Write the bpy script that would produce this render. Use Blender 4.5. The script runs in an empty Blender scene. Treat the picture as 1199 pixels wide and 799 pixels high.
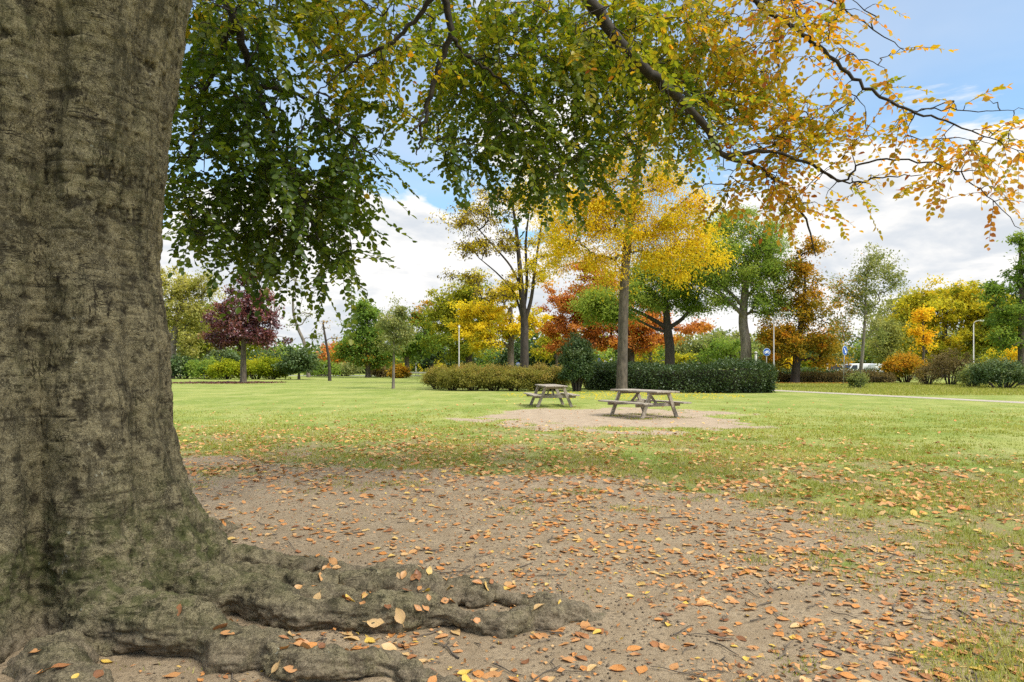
import bpy, math, random
import numpy as np
from math import radians, sin, cos, pi

random.seed(4); RNG = np.random.default_rng(11)
S = bpy.context.scene
COL = S.collection

# ------------------------------------------------------------------ camera
EYE, FPX, HORY, CX = 1.5, 800.0, 428.0, 599.5
cam_d = bpy.data.cameras.new('camera'); cam = bpy.data.objects.new('camera', cam_d); COL.objects.link(cam)
cam.location = (0, 0, EYE); cam.rotation_euler = (radians(90), 0, 0)
cam_d.sensor_width = 36.0; cam_d.lens = 36.0 * FPX / 1199.0
cam_d.shift_y = (HORY - 399.5) / 1199.0
cam_d.clip_start = 0.05; cam_d.clip_end = 3000
S.camera = cam

def at(px, py, D):                      # where a ray through the photo reaches depth D
    return np.array([(px - CX) / FPX * D, D, EYE - (py - HORY) / FPX * D])

# ------------------------------------------------------------------ light
SUN_EL, SUN_AZ = radians(49), radians(120)      # azimuth clockwise from +Y : a veiled sun behind the camera, to the right
sd = np.array([sin(SUN_AZ) * cos(SUN_EL), cos(SUN_AZ) * cos(SUN_EL), sin(SUN_EL)])
ld = bpy.data.lights.new('sun', 'SUN'); sun = bpy.data.objects.new('sun', ld); COL.objects.link(sun)
ld.energy = 1.5; ld.angle = radians(22); ld.color = (1.0, 0.94, 0.84)
from mathutils import Vector
sun.rotation_euler = Vector(sd).to_track_quat('Z', 'Y').to_euler(); sun.location = (-20, -10, 40)

W = bpy.data.worlds.new('World'); S.world = W; W.use_nodes = True
nt = W.node_tree; nt.nodes.clear()
def N(nt, t, **k):
    n = nt.nodes.new(t)
    for a, b in k.items(): setattr(n, a, b)
    return n
def LK(nt, a, b): nt.links.new(a, b)
def math_n(nt, op, a, b=None, c=None, clamp=False):
    n = N(nt, 'ShaderNodeMath', operation=op, use_clamp=clamp)
    for i, v in enumerate((a, b, c)):
        if v is None: continue
        if isinstance(v, (int, float)): n.inputs[i].default_value = v
        else: LK(nt, v, n.inputs[i])
    return n.outputs[0]
def smooth(nt, v, lo, hi, a=0.0, b=1.0):
    n = N(nt, 'ShaderNodeMapRange', interpolation_type='SMOOTHSTEP')
    LK(nt, v, n.inputs[0]); n.inputs[1].default_value = lo; n.inputs[2].default_value = hi
    n.inputs[3].default_value = a; n.inputs[4].default_value = b
    return n.outputs[0]
def noise_n(nt, vec, scale, detail=4, rough=0.55, dist=0.0):
    n = N(nt, 'ShaderNodeTexNoise'); n.inputs['Scale'].default_value = scale
    n.inputs['Detail'].default_value = detail; n.inputs['Roughness'].default_value = rough
    n.inputs['Distortion'].default_value = dist
    if vec is not None: LK(nt, vec, n.inputs['Vector'])
    return n.outputs['Fac']
def mixc(nt, fac, a, b, mode='MIX'):
    n = N(nt, 'ShaderNodeMix', data_type='RGBA', blend_type=mode)
    for s, v in ((0, fac), (6, a), (7, b)):
        if isinstance(v, (int, float)): n.inputs[s].default_value = v
        elif isinstance(v, tuple): n.inputs[s].default_value = (*v, 1) if len(v) == 3 else v
        else: LK(nt, v, n.inputs[s])
    return n.outputs[2]
def ramp_n(nt, fac, stops):
    n = N(nt, 'ShaderNodeValToRGB'); e = n.color_ramp.elements
    while len(e) < len(stops): e.new(0.5)
    for el, (p, c) in zip(e, stops): el.position = p; el.color = (*c, 1)
    LK(nt, fac, n.inputs[0]); return n.outputs[0]

sky = N(nt, 'ShaderNodeTexSky', sky_type='NISHITA', sun_disc=False)
sky.sun_elevation = SUN_EL; sky.sun_rotation = SUN_AZ; sky.dust_density = 0.4; sky.ozone_density = 2.0
tc = N(nt, 'ShaderNodeTexCoord'); sep = N(nt, 'ShaderNodeSeparateXYZ'); LK(nt, tc.outputs['Generated'], sep.inputs[0])
zc = math_n(nt, 'MAXIMUM', sep.outputs[2], 0.0)
den = math_n(nt, 'ADD', zc, 0.32)
comb = N(nt, 'ShaderNodeCombineXYZ')
LK(nt, math_n(nt, 'DIVIDE', sep.outputs[0], den), comb.inputs[0]); LK(nt, math_n(nt, 'DIVIDE', sep.outputs[1], den), comb.inputs[1])
LK(nt, math_n(nt, 'MULTIPLY', zc, 2.2), comb.inputs[2])
nz = noise_n(nt, comb.outputs[0], 2.1, 9, 0.58, 0.25)
def bump_dir(px, py, width):
    d = at(px, py, 1.0) - np.array([0, 0, EYE]); d /= np.linalg.norm(d)
    v = N(nt, 'ShaderNodeVectorMath', operation='DOT_PRODUCT'); LK(nt, tc.outputs['Generated'], v.inputs[0]); v.inputs[1].default_value = tuple(d)
    return smooth(nt, v.outputs['Value'], cos(width), 1.0)
bias = math_n(nt, 'ADD', smooth(nt, sep.outputs[2], 0.05, 0.42, 0.20, -0.03), smooth(nt, sep.outputs[2], 0.52, 0.72, 0.0, 0.16))
for px, py, w, amt in ((470, 300, .17, .20), (545, 310, .10, .14), (360, 330, .2, .10), (1080, 290, .22, .20), (1190, 180, .10, .08), (1010, 250, .12, .08),
                       (478, 185, .13, -.26), (560, 235, .08, -.16), (1110, 90, .24, -.12), (820, 200, .2, -.05)):
    bias = math_n(nt, 'ADD', bias, math_n(nt, 'MULTIPLY', bump_dir(px, py, w), amt))
dens = math_n(nt, 'ADD', nz, bias)
mask = smooth(nt, dens, 0.52, 0.62)
shade = noise_n(nt, comb.outputs[0], 3.1, 7, 0.55, 0.2)
wisp = smooth(nt, noise_n(nt, comb.outputs[0], 1.2, 5, 0.5, 0.5), 0.34, 0.78, 0.04, 0.34)
CLOUD = 2.12
ccol = mixc(nt, math_n(nt, 'MAXIMUM', smooth(nt, shade, 0.40, 0.60), smooth(nt, dens, 0.78, 0.62)), (CLOUD * .70, CLOUD * .745, CLOUD * .80), (CLOUD * 1.03, CLOUD * 1.01, CLOUD * .98))
ccol = mixc(nt, 1.0, ccol, smooth(nt, sep.outputs[2], 0.50, 0.85, 1.0, 2.3), 'MULTIPLY')
thin = math_n(nt, 'MAXIMUM', mask, wisp)
blue = mixc(nt, 1.0, sky.outputs[0], (0.35, 0.43, 0.44), "MULTIPLY")
skyc = mixc(nt, thin, blue, ccol)
bg = N(nt, 'ShaderNodeBackground'); LK(nt, skyc, bg.inputs[0]); bg.inputs[1].default_value = 0.15
wo = N(nt, 'ShaderNodeOutputWorld'); LK(nt, bg.outputs[0], wo.inputs[0])

S.view_settings.view_transform = 'Standard'; S.view_settings.look = 'None'
S.view_settings.exposure = 1.74; S.view_settings.gamma = 1.0
try: S.view_settings.use_curve_mapping = False
except Exception: pass
S.render.engine = 'CYCLES'
cy = S.cycles
cy.max_bounces = 6; cy.diffuse_bounces = 3; cy.glossy_bounces = 2; cy.transmission_bounces = 4; cy.transparent_max_bounces = 4
cy.use_denoising = False; cy.use_adaptive_sampling = True; cy.adaptive_threshold = 0.006
cy.caustics_reflective = False; cy.caustics_refractive = False

# ------------------------------------------------------------------ noise in numpy
def _hash(ix, iy, iz, seed):
    h = (ix.astype(np.int64) * 374761393 + iy.astype(np.int64) * 668265263 + iz.astype(np.int64) * 2147483647 + seed * 974711) & 0xFFFFFFFF
    h = ((h ^ (h >> 13)) * 1274126177) & 0xFFFFFFFF
    h = ((h ^ (h >> 16)) * 2246822519) & 0xFFFFFFFF
    return ((h ^ (h >> 15)) & 0xFFFFFF) / float(0xFFFFFF)
def vnoise(p, seed=0):
    p = np.asarray(p, float); i = np.floor(p); f = p - i; u = f * f * (3 - 2 * f); out = 0
    for dx in (0, 1):
        for dy in (0, 1):
            for dz in (0, 1):
                w = (u[:, 0] if dx else 1 - u[:, 0]) * (u[:, 1] if dy else 1 - u[:, 1]) * (u[:, 2] if dz else 1 - u[:, 2])
                out = out + w * _hash(i[:, 0] + dx, i[:, 1] + dy, i[:, 2] + dz, seed)
    return out
def fbm(p, scale, octv=4, seed=0, rough=0.5):
    p = np.asarray(p, float) * scale; a = 1.0; s = 0; t = 0
    for k in range(octv):
        s = s + a * vnoise(p, seed + k * 17); t += a; a *= rough; p = p * 2.03 + 7.1
    return s / t
def fbm2(x, y, scale, octv=4, seed=0, rough=0.5):
    x = np.asarray(x, float); sh = x.shape
    return fbm(np.stack([x.ravel(), np.asarray(y, float).ravel(), np.full(x.size, 3.3)], 1), scale, octv, seed, rough).reshape(sh)
def sstep(v, lo, hi):
    t = np.clip((v - lo) / (hi - lo), 0, 1); return t * t * (3 - 2 * t)

# ------------------------------------------------------------------ mesh helpers
def mesh_np(name, V, F, mat, parent=None, tint=None, smooth_=False, mats=None, midx=None, attrs=None):
    V = np.asarray(V, np.float32); F = np.asarray(F, np.int32); k = F.shape[1]
    me = bpy.data.meshes.new(name); me.vertices.add(len(V)); me.vertices.foreach_set('co', V.ravel())
    me.loops.add(F.size); me.loops.foreach_set('vertex_index', F.ravel())
    me.polygons.add(len(F)); me.polygons.foreach_set('loop_start', np.arange(0, F.size, k, dtype=np.int32))
    me.polygons.foreach_set('loop_total', np.full(len(F), k, np.int32))
    if smooth_: me.polygons.foreach_set('use_smooth', np.ones(len(F), bool))
    for m in (mats or [mat]): me.materials.append(m)
    if midx is not None: me.polygons.foreach_set('material_index', np.asarray(midx, np.int32))
    if tint is not None:
        a = me.attributes.new('tint', 'FLOAT', 'POINT'); a.data.foreach_set('value', np.asarray(tint, np.float32))
    for nm, v in (attrs or {}).items():
        a = me.attributes.new(nm, 'FLOAT', 'POINT'); a.data.foreach_set('value', np.asarray(v, np.float32))
    me.update(calc_edges=True)
    o = bpy.data.objects.new(name, me); COL.objects.link(o)
    if parent is not None: o.parent = parent
    return o
def unit(v): return v / np.maximum(np.linalg.norm(v, axis=-1, keepdims=True), 1e-9)

class MB:                                # collects quads/polys for small hard objects
    def __init__(s): s.v = []; s.f = []
    def add(s, V, F):
        b = len(s.v); s.v += [tuple(map(float, p)) for p in V]; s.f += [tuple(b + i for i in f) for f in F]; return s
    def box(s, c, size, rot=None):
        c = np.array(c, float); h = np.array(size, float) / 2
        P = np.array([[x, y, z] for x in (-1, 1) for y in (-1, 1) for z in (-1, 1)]) * h
        if rot is not None: P = P @ np.array(rot).T
        return s.add(P + c, [(0, 1, 3, 2), (4, 6, 7, 5), (0, 4, 5, 1), (2, 3, 7, 6), (0, 2, 6, 4), (1, 5, 7, 3)])
    def bar(s, a, b, w, h, up=(0, 0, 1)):
        a = np.array(a, float); b = np.array(b, float); d = b - a; L = np.linalg.norm(d); d /= L
        x = np.cross(d, np.array(up, float)); x /= np.linalg.norm(x); u = np.cross(x, d)
        return s.box((a + b) / 2, (w, L, h), np.stack([x, d, u], 1))
    def tube(s, pts, rad, n=10, caps=True):
        V, F = sweep(np.array(pts, float), np.broadcast_to(np.array(rad, float), (len(pts),)), n); b = len(V) - n
        s.add(V, F)
        if caps: k = len(s.v) - len(V); s.f += [tuple(k + i for i in range(n))[::-1], tuple(k + b + i for i in range(n))]
        return s
    def disc(s, c, n, r, th, seg=28, ry=None):
        n = unit(np.array(n, float)); x = unit(np.cross(n, np.array([0, 0, 1.0]))); y = np.cross(x, n) * -1
        a = np.linspace(0, 2 * pi, seg, endpoint=False); ring = np.outer(np.cos(a), x) * r + np.outer(np.sin(a), y) * (ry or r)
        V = np.concatenate([ring + np.array(c) - n * th / 2, ring + np.array(c) + n * th / 2])
        return s.add(V, [tuple(range(seg))[::-1], tuple(range(seg, 2 * seg))] + [(i, (i + 1) % seg, seg + (i + 1) % seg, seg + i) for i in range(seg)])
    def build(s, name, mat, parent=None, bevel=0.0, smooth_=False):
        me = bpy.data.meshes.new(name); me.from_pydata(s.v, [], s.f); me.materials.append(mat)
        import bmesh
        bm = bmesh.new(); bm.from_mesh(me); bmesh.ops.recalc_face_normals(bm, faces=bm.faces); bm.to_mesh(me); bm.free()
        if smooth_: me.polygons.foreach_set('use_smooth', np.ones(len(me.polygons), bool))
        me.update(); o = bpy.data.objects.new(name, me); COL.objects.link(o)
        if parent is not None: o.parent = parent
        if bevel:
            m = o.modifiers.new('bevel', 'BEVEL'); m.width = bevel; m.segments = 2; m.limit_method = 'ANGLE'
        return o

def sweep(P, R, n=6, rng=None):
    P = np.asarray(P, float); T = np.gradient(P, axis=0); T = unit(T)
    ref = np.array([0, 0, 1.0]) if abs(T[0, 2]) < 0.9 else np.array([1.0, 0, 0])
    x = unit(np.cross(T[0], ref)); fr = []
    for t in T:
        x = x - t * np.dot(x, t); x = x / max(np.linalg.norm(x), 1e-9); fr.append((x, np.cross(t, x)))
    a = np.linspace(0, 2 * pi, n, endpoint=False); ca, sa = np.cos(a), np.sin(a)
    V = np.concatenate([p + r * (np.outer(ca, f[0]) + np.outer(sa, f[1])) for p, r, f in zip(P, R, fr)])
    m = len(P); i = np.arange(n); j = (i + 1) % n
    F = np.concatenate([np.stack([k * n + i, k * n + j, (k + 1) * n + j, (k + 1) * n + i], 1) for k in range(m - 1)])
    return V, F
class Tubes:
    def __init__(s): s.V = []; s.F = []; s.n = 0
    def add(s, P, R, n=6):
        V, F = sweep(P, R, n); s.V.append(V); s.F.append(F + s.n); s.n += len(V)
    def build(s, name, mat, parent):
        if not s.V: return None
        return mesh_np(name, np.concatenate(s.V), np.concatenate(s.F), mat, parent, smooth_=True)

def leaf_geo(P, D, Nn, L, Wd, fold=0.25, curl=0.0, six=False):
    """P base points, D direction along the leaf, Nn rough normal; returns V, F and the number of vertices per leaf"""
    D = unit(D); X = unit(np.cross(D, Nn)); U = np.cross(X, D)
    L = np.asarray(L)[:, None]; Wd = np.asarray(Wd)[:, None]; n = len(P)
    c = np.asarray(curl); c = c[:, None] if c.ndim else c
    if six:
        f = [P, P + D * L * .3 - X * Wd * .47 + U * Wd * fold, P + D * L * .68 - X * Wd * .42 + U * (Wd * fold + L * c * .5),
             P + D * L + U * L * c, P + D * L * .68 + X * Wd * .42 + U * (Wd * fold + L * c * .5), P + D * L * .3 + X * Wd * .47 + U * Wd * fold]
        V = np.stack(f, 1).reshape(-1, 3); b = np.arange(n)[:, None] * 6
        F = np.concatenate([b + np.array([0, 3, 2, 1]), b + np.array([0, 5, 4, 3])], 1).reshape(-1, 4); return V, F, 6
    f = [P, P + D * L * .5 - X * Wd * .5 + U * Wd * fold, P + D * L, P + D * L * .5 + X * Wd * .5 + U * Wd * fold]
    V = np.stack(f, 1).reshape(-1, 3); F = np.arange(n * 4).reshape(-1, 4); return V, F, 4

# ------------------------------------------------------------------ naming
def tag(o, label=None, cat=None, group=None, kind=None):
    if label: o['label'] = label
    if cat: o['category'] = cat
    if group: o['group'] = group
    if kind: o['kind'] = kind
    return o
def empty(name, loc, label, cat, group=None, rz=0.0):
    o = bpy.data.objects.new(name, None); COL.objects.link(o); o.location = tuple(map(float, loc)); o.rotation_euler = (0, 0, rz)
    o.empty_display_size = 0.3
    return tag(o, label, cat, group)

# ------------------------------------------------------------------ materials
def newmat(name):
    m = bpy.data.materials.new(name); m.use_nodes = True; nt = m.node_tree; nt.nodes.clear()
    out = N(nt, 'ShaderNodeOutputMaterial'); return m, nt, out
def leaf_mat(name, stops, trans=0.35, gloss=0.0, rough=0.45):
    m, nt, out = newmat(name)
    a = N(nt, 'ShaderNodeAttribute', attribute_name='tint')
    col = ramp_n(nt, a.outputs['Fac'], stops)
    d = N(nt, 'ShaderNodeBsdfDiffuse'); LK(nt, col, d.inputs[0])
    t = N(nt, 'ShaderNodeBsdfTranslucent')
    LK(nt, mixc(nt, 1.0, col, (1.35, 1.25, 0.7), 'MULTIPLY'), t.inputs[0])
    mx = N(nt, 'ShaderNodeMixShader'); mx.inputs[0].default_value = trans; LK(nt, d.outputs[0], mx.inputs[1]); LK(nt, t.outputs[0], mx.inputs[2])
    sh = mx.outputs[0]
    if gloss:
        g = N(nt, 'ShaderNodeBsdfGlossy'); g.inputs['Roughness'].default_value = rough; g.inputs[0].default_value = (.9, .95, 1, 1)
        m2 = N(nt, 'ShaderNodeMixShader'); m2.inputs[0].default_value = gloss; LK(nt, sh, m2.inputs[1]); LK(nt, g.outputs[0], m2.inputs[2]); sh = m2.outputs[0]
    LK(nt, sh, out.inputs[0]); return m
def simple_mat(name, col, rough=0.6, var=0.15, scale=3.0, metal=0.0, spec=0.4, bump=0.0, stretch=None):
    m, nt, out = newmat(name)
    b = N(nt, 'ShaderNodeBsdfPrincipled'); b.inputs['Roughness'].default_value = rough; b.inputs['Metallic'].default_value = metal
    b.inputs['Specular IOR Level'].default_value = spec
    tc = N(nt, 'ShaderNodeTexCoord'); v = tc.outputs['Object']
    if stretch:
        mp = N(nt, 'ShaderNodeMapping'); mp.inputs['Scale'].default_value = stretch; LK(nt, v, mp.inputs[0]); v = mp.outputs[0]
    f = noise_n(nt, v, scale, 5, 0.6)
    lo = tuple(c * (1 - var) for c in col); hi = tuple(min(1, c * (1 + var)) for c in col)
    LK(nt, mixc(nt, smooth(nt, f, .3, .7), lo, hi), b.inputs['Base Color'])
    if bump:
        bn = N(nt, 'ShaderNodeBump'); bn.inputs['Strength'].default_value = bump; bn.inputs['Distance'].default_value = 0.02
        LK(nt, f, bn.inputs['Height']); LK(nt, bn.outputs[0], b.inputs['Normal'])
    LK(nt, b.outputs[0], out.inputs[0]); return m

G = lambda r, g, b: (r, g, b)
M = {}
M['beech'] = leaf_mat('beech_leaf', [(0, (.045, .088, .010)), (.25, (.110, .170, .014)), (.48, (.29, .30, .020)), (.66, (.52, .34, .022)), (.82, (.60, .25, .020)), (1, (.36, .11, .025))], .50, .02, .4)
M['green'] = leaf_mat('green_leaf', [(0, (0.087, 0.1522, 0.0362)), (0.5, (0.174, 0.2755, 0.0508)), (1, (0.319, 0.3915, 0.0798))], .46)
M['deepgreen'] = leaf_mat('deep_green_leaf', [(0, (0.0375, 0.075, 0.025)), (0.6, (0.0813, 0.1313, 0.0425)), (1, (0.15, 0.1938, 0.075))], .25, .02, .45)
M['yellowgreen'] = leaf_mat('yellow_green_leaf', [(0, (0.12, 0.168, 0.0264)), (0.4, (0.288, 0.312, 0.036)), (0.75, (0.552, 0.492, 0.042)), (1, (0.744, 0.552, 0.048))], .46)
M['yellow'] = leaf_mat('yellow_leaf', [(0, (.40, .38, .035)), (.35, (.70, .55, .035)), (.75, (.80, .62, .04)), (1, (.74, .44, .035))], .46)
M['orange'] = leaf_mat('orange_leaf', [(0, (.26, .10, .04)), (.4, (.52, .20, .065)), (.75, (.62, .31, .06)), (1, (.64, .42, .07))], .46)
M['rust'] = leaf_mat('rust_leaf', [(0, (.14, .13, .02)), (.35, (.28, .21, .025)), (.7, (.50, .29, .03)), (1, (.60, .28, .04))], .46)
M['maroon'] = leaf_mat('maroon_leaf', [(0, (0.0438, 0.015, 0.02)), (0.5, (0.1125, 0.035, 0.04)), (0.85, (0.2375, 0.075, 0.075)), (1, (0.325, 0.15, 0.0875))], .22, .05, .4)
M['pale'] = leaf_mat('pale_green_leaf', [(0, (0.138, 0.1667, 0.046)), (0.5, (0.299, 0.3105, 0.092)), (1, (0.46, 0.4255, 0.1265))], .46)
M['greygreen'] = leaf_mat('grey_green_leaf', [(0, (0.105, 0.147, 0.056)), (0.5, (0.224, 0.266, 0.098)), (1, (0.378, 0.378, 0.154))], .46)
M['heath'] = leaf_mat('heath_leaf', [(0, (0.088, 0.0935, 0.022)), (0.4, (0.209, 0.209, 0.044)), (0.8, (0.363, 0.33, 0.088)), (1, (0.418, 0.308, 0.099))], .46)
M['brown'] = leaf_mat('brown_leaf', [(0, (.10, .075, .035)), (.5, (.21, .16, .07)), (1, (.35, .27, .13))], .25)
M['lime'] = leaf_mat('lime_leaf', [(0, (.09, .13, .015)), (.5, (.22, .28, .02)), (1, (.40, .40, .03))], .46)
M['hedge'] = leaf_mat('hedge_leaf', [(0, (.022, .046, .014)), (.55, (.055, .092, .025)), (1, (.12, .165, .05))], .18, .03, .4)
M['litter'] = leaf_mat('fallen_leaf', [(0, (.13, .06, .028)), (.2, (.30, .125, .050)), (.45, (.47, .235, .09)), (.63, (.52, .22, .06)), (.82, (.55, .36, .165)), (1, (.62, .42, .07))], .12, .03, .5)
M['grassblade'] = leaf_mat('grass_blade', [(0, (.15, .19, .03)), (.5, (.25, .285, .05)), (.85, (.37, .37, .09)), (1, (.48, .43, .19))], .3)
M['bark'] = simple_mat('bark', (.10, .080, .060), .9, .45, 9, bump=.6, stretch=(1, 1, .3))
M['bark_dark'] = simple_mat('dark_bark', (.045, .035, .028), .9, .4, 9, bump=.6, stretch=(1, 1, .3))
M['bark_grey'] = simple_mat('grey_bark', (.17, .145, .115), .9, .4, 7, bump=.6, stretch=(1, 1, .25))
M['bark_limb'] = simple_mat('limb_bark', (.034, .027, .020), .85, .4, 14, bump=.3)
M['core'] = simple_mat('hedge_dark_core', (.022, .022, .013), 1.0, .4, 8, spec=0.1)  # near-black filler for the added core that keeps hedges opaque
M['wood'] = None
M['steel'] = simple_mat('galvanised_steel', (.27, .265, .25), .5, .1, 4, metal=.3)
M['white_pole'] = simple_mat('white_pole_paint', (.44, .43, .39), .5, .1, 4)
M['dark_plastic'] = simple_mat('dark_plastic', (.03, .03, .03), .6, .1)
M['sign_blue'] = simple_mat('sign_blue', (.015, .085, .36), .35, .06, 6)
M['sign_white'] = simple_mat('sign_white', (.78, .79, .80), .4, .04, 6)
M['van_white'] = simple_mat('van_white', (.66, .67, .68), .3, .03, 2)
M['glass_dark'] = simple_mat('dark_window', (.02, .025, .03), .12, .1)
M['rubber'] = simple_mat('tyre_rubber', (.02, .02, .02), .8, .1)
M['plaster'] = simple_mat('cream_plaster', (.62, .55, .42), .85, .08, 1)
M['tile'] = simple_mat('roof_tile', (.30, .20, .15), .85, .2, 3)
M['metal_lamp'] = simple_mat('lamp_glass', (.75, .75, .72), .3, .05)

def wood_mat():
    m, nt, out = newmat('weathered_wood'); b = N(nt, 'ShaderNodeBsdfPrincipled'); b.inputs['Roughness'].default_value = .85
    tc = N(nt, 'ShaderNodeTexCoord'); mp = N(nt, 'ShaderNodeMapping'); mp.inputs['Scale'].default_value = (14, 1.2, 14); LK(nt, tc.outputs['Object'], mp.inputs[0])
    f = noise_n(nt, mp.outputs[0], 3.0, 6, .65); g = noise_n(nt, tc.outputs['Object'], 2.3, 4, .6)
    c = mixc(nt, smooth(nt, f, .3, .72), (.14, .115, .088), (.46, .40, .32))
    c = mixc(nt, smooth(nt, g, .48, .75, 0, .5), c, (.20, .19, .12))
    LK(nt, c, b.inputs['Base Color']); bn = N(nt, 'ShaderNodeBump'); bn.inputs['Strength'].default_value = .4; bn.inputs['Distance'].default_value = .004
    LK(nt, f, bn.inputs['Height']); LK(nt, bn.outputs[0], b.inputs['Normal']); LK(nt, b.outputs[0], out.inputs[0]); return m
M['wood'] = wood_mat()

def beech_bark():
    m, nt, out = newmat('beech_bark'); b = N(nt, 'ShaderNodeBsdfPrincipled'); b.inputs['Roughness'].default_value = .9
    b.inputs['Specular IOR Level'].default_value = .2
    tc = N(nt, 'ShaderNodeTexCoord'); O = tc.outputs['Object']; sp = N(nt, 'ShaderNodeSeparateXYZ'); LK(nt, O, sp.inputs[0])
    def mapped(sx, sy, sz):
        mp = N(nt, 'ShaderNodeMapping'); mp.inputs['Scale'].default_value = (sx, sy, sz); LK(nt, O, mp.inputs[0]); return mp.outputs[0]
    big = noise_n(nt, O, 2.2, 5, .6); mid = noise_n(nt, mapped(1, 1, .7), 11, 7, .72, .3); fine = noise_n(nt, mapped(1, 1, 1.25), 70, 8, .85)
    grit = noise_n(nt, O, 190, 3, .7)
    horiz = noise_n(nt, mapped(2, 2, 15), 1.7, 3, .55, .8)            # the level wrinkles of beech bark
    vert = noise_n(nt, mapped(5, 5, .7), 2.0, 6, .7, .4)
    c = mixc(nt, smooth(nt, mid, .36, .64), (.062, .052, .030), (.240, .202, .114))
    c = mixc(nt, smooth(nt, fine, .53, .60, .0, .75), c, (.325, .28, .172))
    c = mixc(nt, smooth(nt, fine, .465, .40, 0, .9), c, (.026, .021, .013))
    c = mixc(nt, smooth(nt, grit, .44, .38, 0, .75), c, (.022, .018, .011))
    c = mixc(nt, smooth(nt, grit, .57, .62, 0, .65), c, (.34, .298, .19))
    c = mixc(nt, smooth(nt, horiz, .60, .74, 0, .45), c, (.045, .037, .024))
    c = mixc(nt, smooth(nt, vert, .51, .64, 0, .8), c, (.040, .036, .020))
    def cracks(vec, scale, gate_scale, amt):                          # thin broken cracks
        nonlocal c
        k = noise_n(nt, vec, scale, 4, .6, .5); g = smooth(nt, noise_n(nt, O, gate_scale, 3, .6), .52, .60)
        line = smooth(nt, math_n(nt, 'ABSOLUTE', math_n(nt, 'SUBTRACT', k, .5)), .020, .007)
        c = mixc(nt, math_n(nt, 'MULTIPLY', math_n(nt, 'MULTIPLY', line, g), amt), c, (.016, .012, .007))
    cracks(mapped(1.2, 1.2, 6), 2.6, 4.2, .9); cracks(mapped(5, 5, .9), 2.2, 3.4, .85); cracks(mapped(1, 1, 1.4), 9, 6.5, .8)
    moss = math_n(nt, 'MULTIPLY', smooth(nt, big, .42, .66), smooth(nt, noise_n(nt, O, 26, 6, .75), .38, .62))
    c = mixc(nt, math_n(nt, 'MULTIPLY', moss, .22), c, (.092, .098, .024))
    base = math_n(nt, 'MULTIPLY', math_n(nt, 'MULTIPLY', smooth(nt, sp.outputs[2], 1.0, .35), smooth(nt, sp.outputs[2], .10, .30)), smooth(nt, noise_n(nt, O, 7, 6, .7), .44, .60))
    c = mixc(nt, math_n(nt, 'MULTIPLY', base, .6), c, (.062, .075, .018))
    soil = math_n(nt, 'MULTIPLY', smooth(nt, sp.outputs[2], .22, .03), smooth(nt, noise_n(nt, O, 5, 6, .7), .34, .58))
    c = mixc(nt, math_n(nt, 'MULTIPLY', soil, .85), c, mixc(nt, smooth(nt, fine, .36, .62), (.10, .08, .052), (.30, .24, .165)))
    lich = smooth(nt, noise_n(nt, O, 11, 3, .5), .72, .76)
    c = mixc(nt, math_n(nt, 'MULTIPLY', lich, .55), c, (.42, .43, .35))
    dk = N(nt, 'ShaderNodeAttribute', attribute_name='scar')         # torn bark and old carving, dark where the wood is open
    c = mixc(nt, math_n(nt, 'MULTIPLY', dk.outputs['Fac'], .88), c, (.020, .016, .010))
    LK(nt, c, b.inputs['Base Color'])
    h = math_n(nt, 'ADD', math_n(nt, 'MULTIPLY', fine, .5), math_n(nt, 'MULTIPLY', mid, 1.2))
    h = math_n(nt, 'ADD', h, math_n(nt, 'MULTIPLY', horiz, -.35)); h = math_n(nt, 'ADD', h, math_n(nt, 'MULTIPLY', grit, .15))
    bn = N(nt, 'ShaderNodeBump'); bn.inputs['Strength'].default_value = .9; bn.inputs['Distance'].default_value = .022
    LK(nt, h, bn.inputs['Height']); LK(nt, bn.outputs[0], b.inputs['Normal']); LK(nt, b.outputs[0], out.inputs[0]); return m
M['beech_bark'] = beech_bark()

# ------------------------------------------------------------------ ground
TC = np.array([-3.0, 4.35])                        # foot of the beech
def dirt_f(x, y):
    """0 = lawn, 1 = bare soil"""
    x = np.asarray(x, float); y = np.asarray(y, float)
    d = np.hypot(x - TC[0], (y - TC[1]) * 1.0)
    n = fbm2(x, y, .45, 4, 5) - .5; n2 = fbm2(x, y, 1.7, 3, 9) - .5
    a = sstep(6.3 + n * 5.0 + n2 * 2.6 - d, -1.3, 1.3)
    e = np.hypot((x - 2.9) / 4.0, (y - 19.4) / 4.0)
    w = sstep(1.0 + n * 1.7 + n2 * 1.3 - e, -.32, .32)
    return a, w
def litter_f(x, y):
    d = np.hypot(np.asarray(x, float) - TC[0], np.asarray(y, float) - TC[1])
    return sstep(d, 1.0, 2.6) * (1 - .25 * sstep(-d, -4.2, -2.5)) * (1 - sstep(d, 8.0, 15.5)) + .03 * (1 - sstep(d, 14, 30))
def ground_h(x, y):
    x = np.asarray(x, float); y = np.asarray(y, float)
    near = 1 - sstep(y, 9, 16)
    d = np.hypot(x - TC[0], y - TC[1])
    h = near * ((fbm2(x, y, .8, 3, 21) - .5) * .05 + (fbm2(x, y, 5.0, 4, 31, .6) - .5) * .034)
    return h + .02 * np.exp(-(d / 1.6) ** 2)
def axis(lo_f, hi_f, step, lo, hi, g=1.09):
    c = list(np.arange(lo_f, hi_f + 1e-6, step)); s = step
    while c[-1] < hi: s = min(s * g, 60); c.append(c[-1] + s)
    s = step
    while c[0] > lo: s = min(s * g, 60); c.insert(0, c[0] - s)
    return np.array(c)
gx = axis(-2.4, 4.2, .035, -900, 900, 1.05); gy = axis(2.9, 8.0, .035, -500, 1300, 1.035)
XX, YY = np.meshgrid(gx, gy); HH = ground_h(XX, YY); da, dw = dirt_f(XX, YY)
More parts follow.
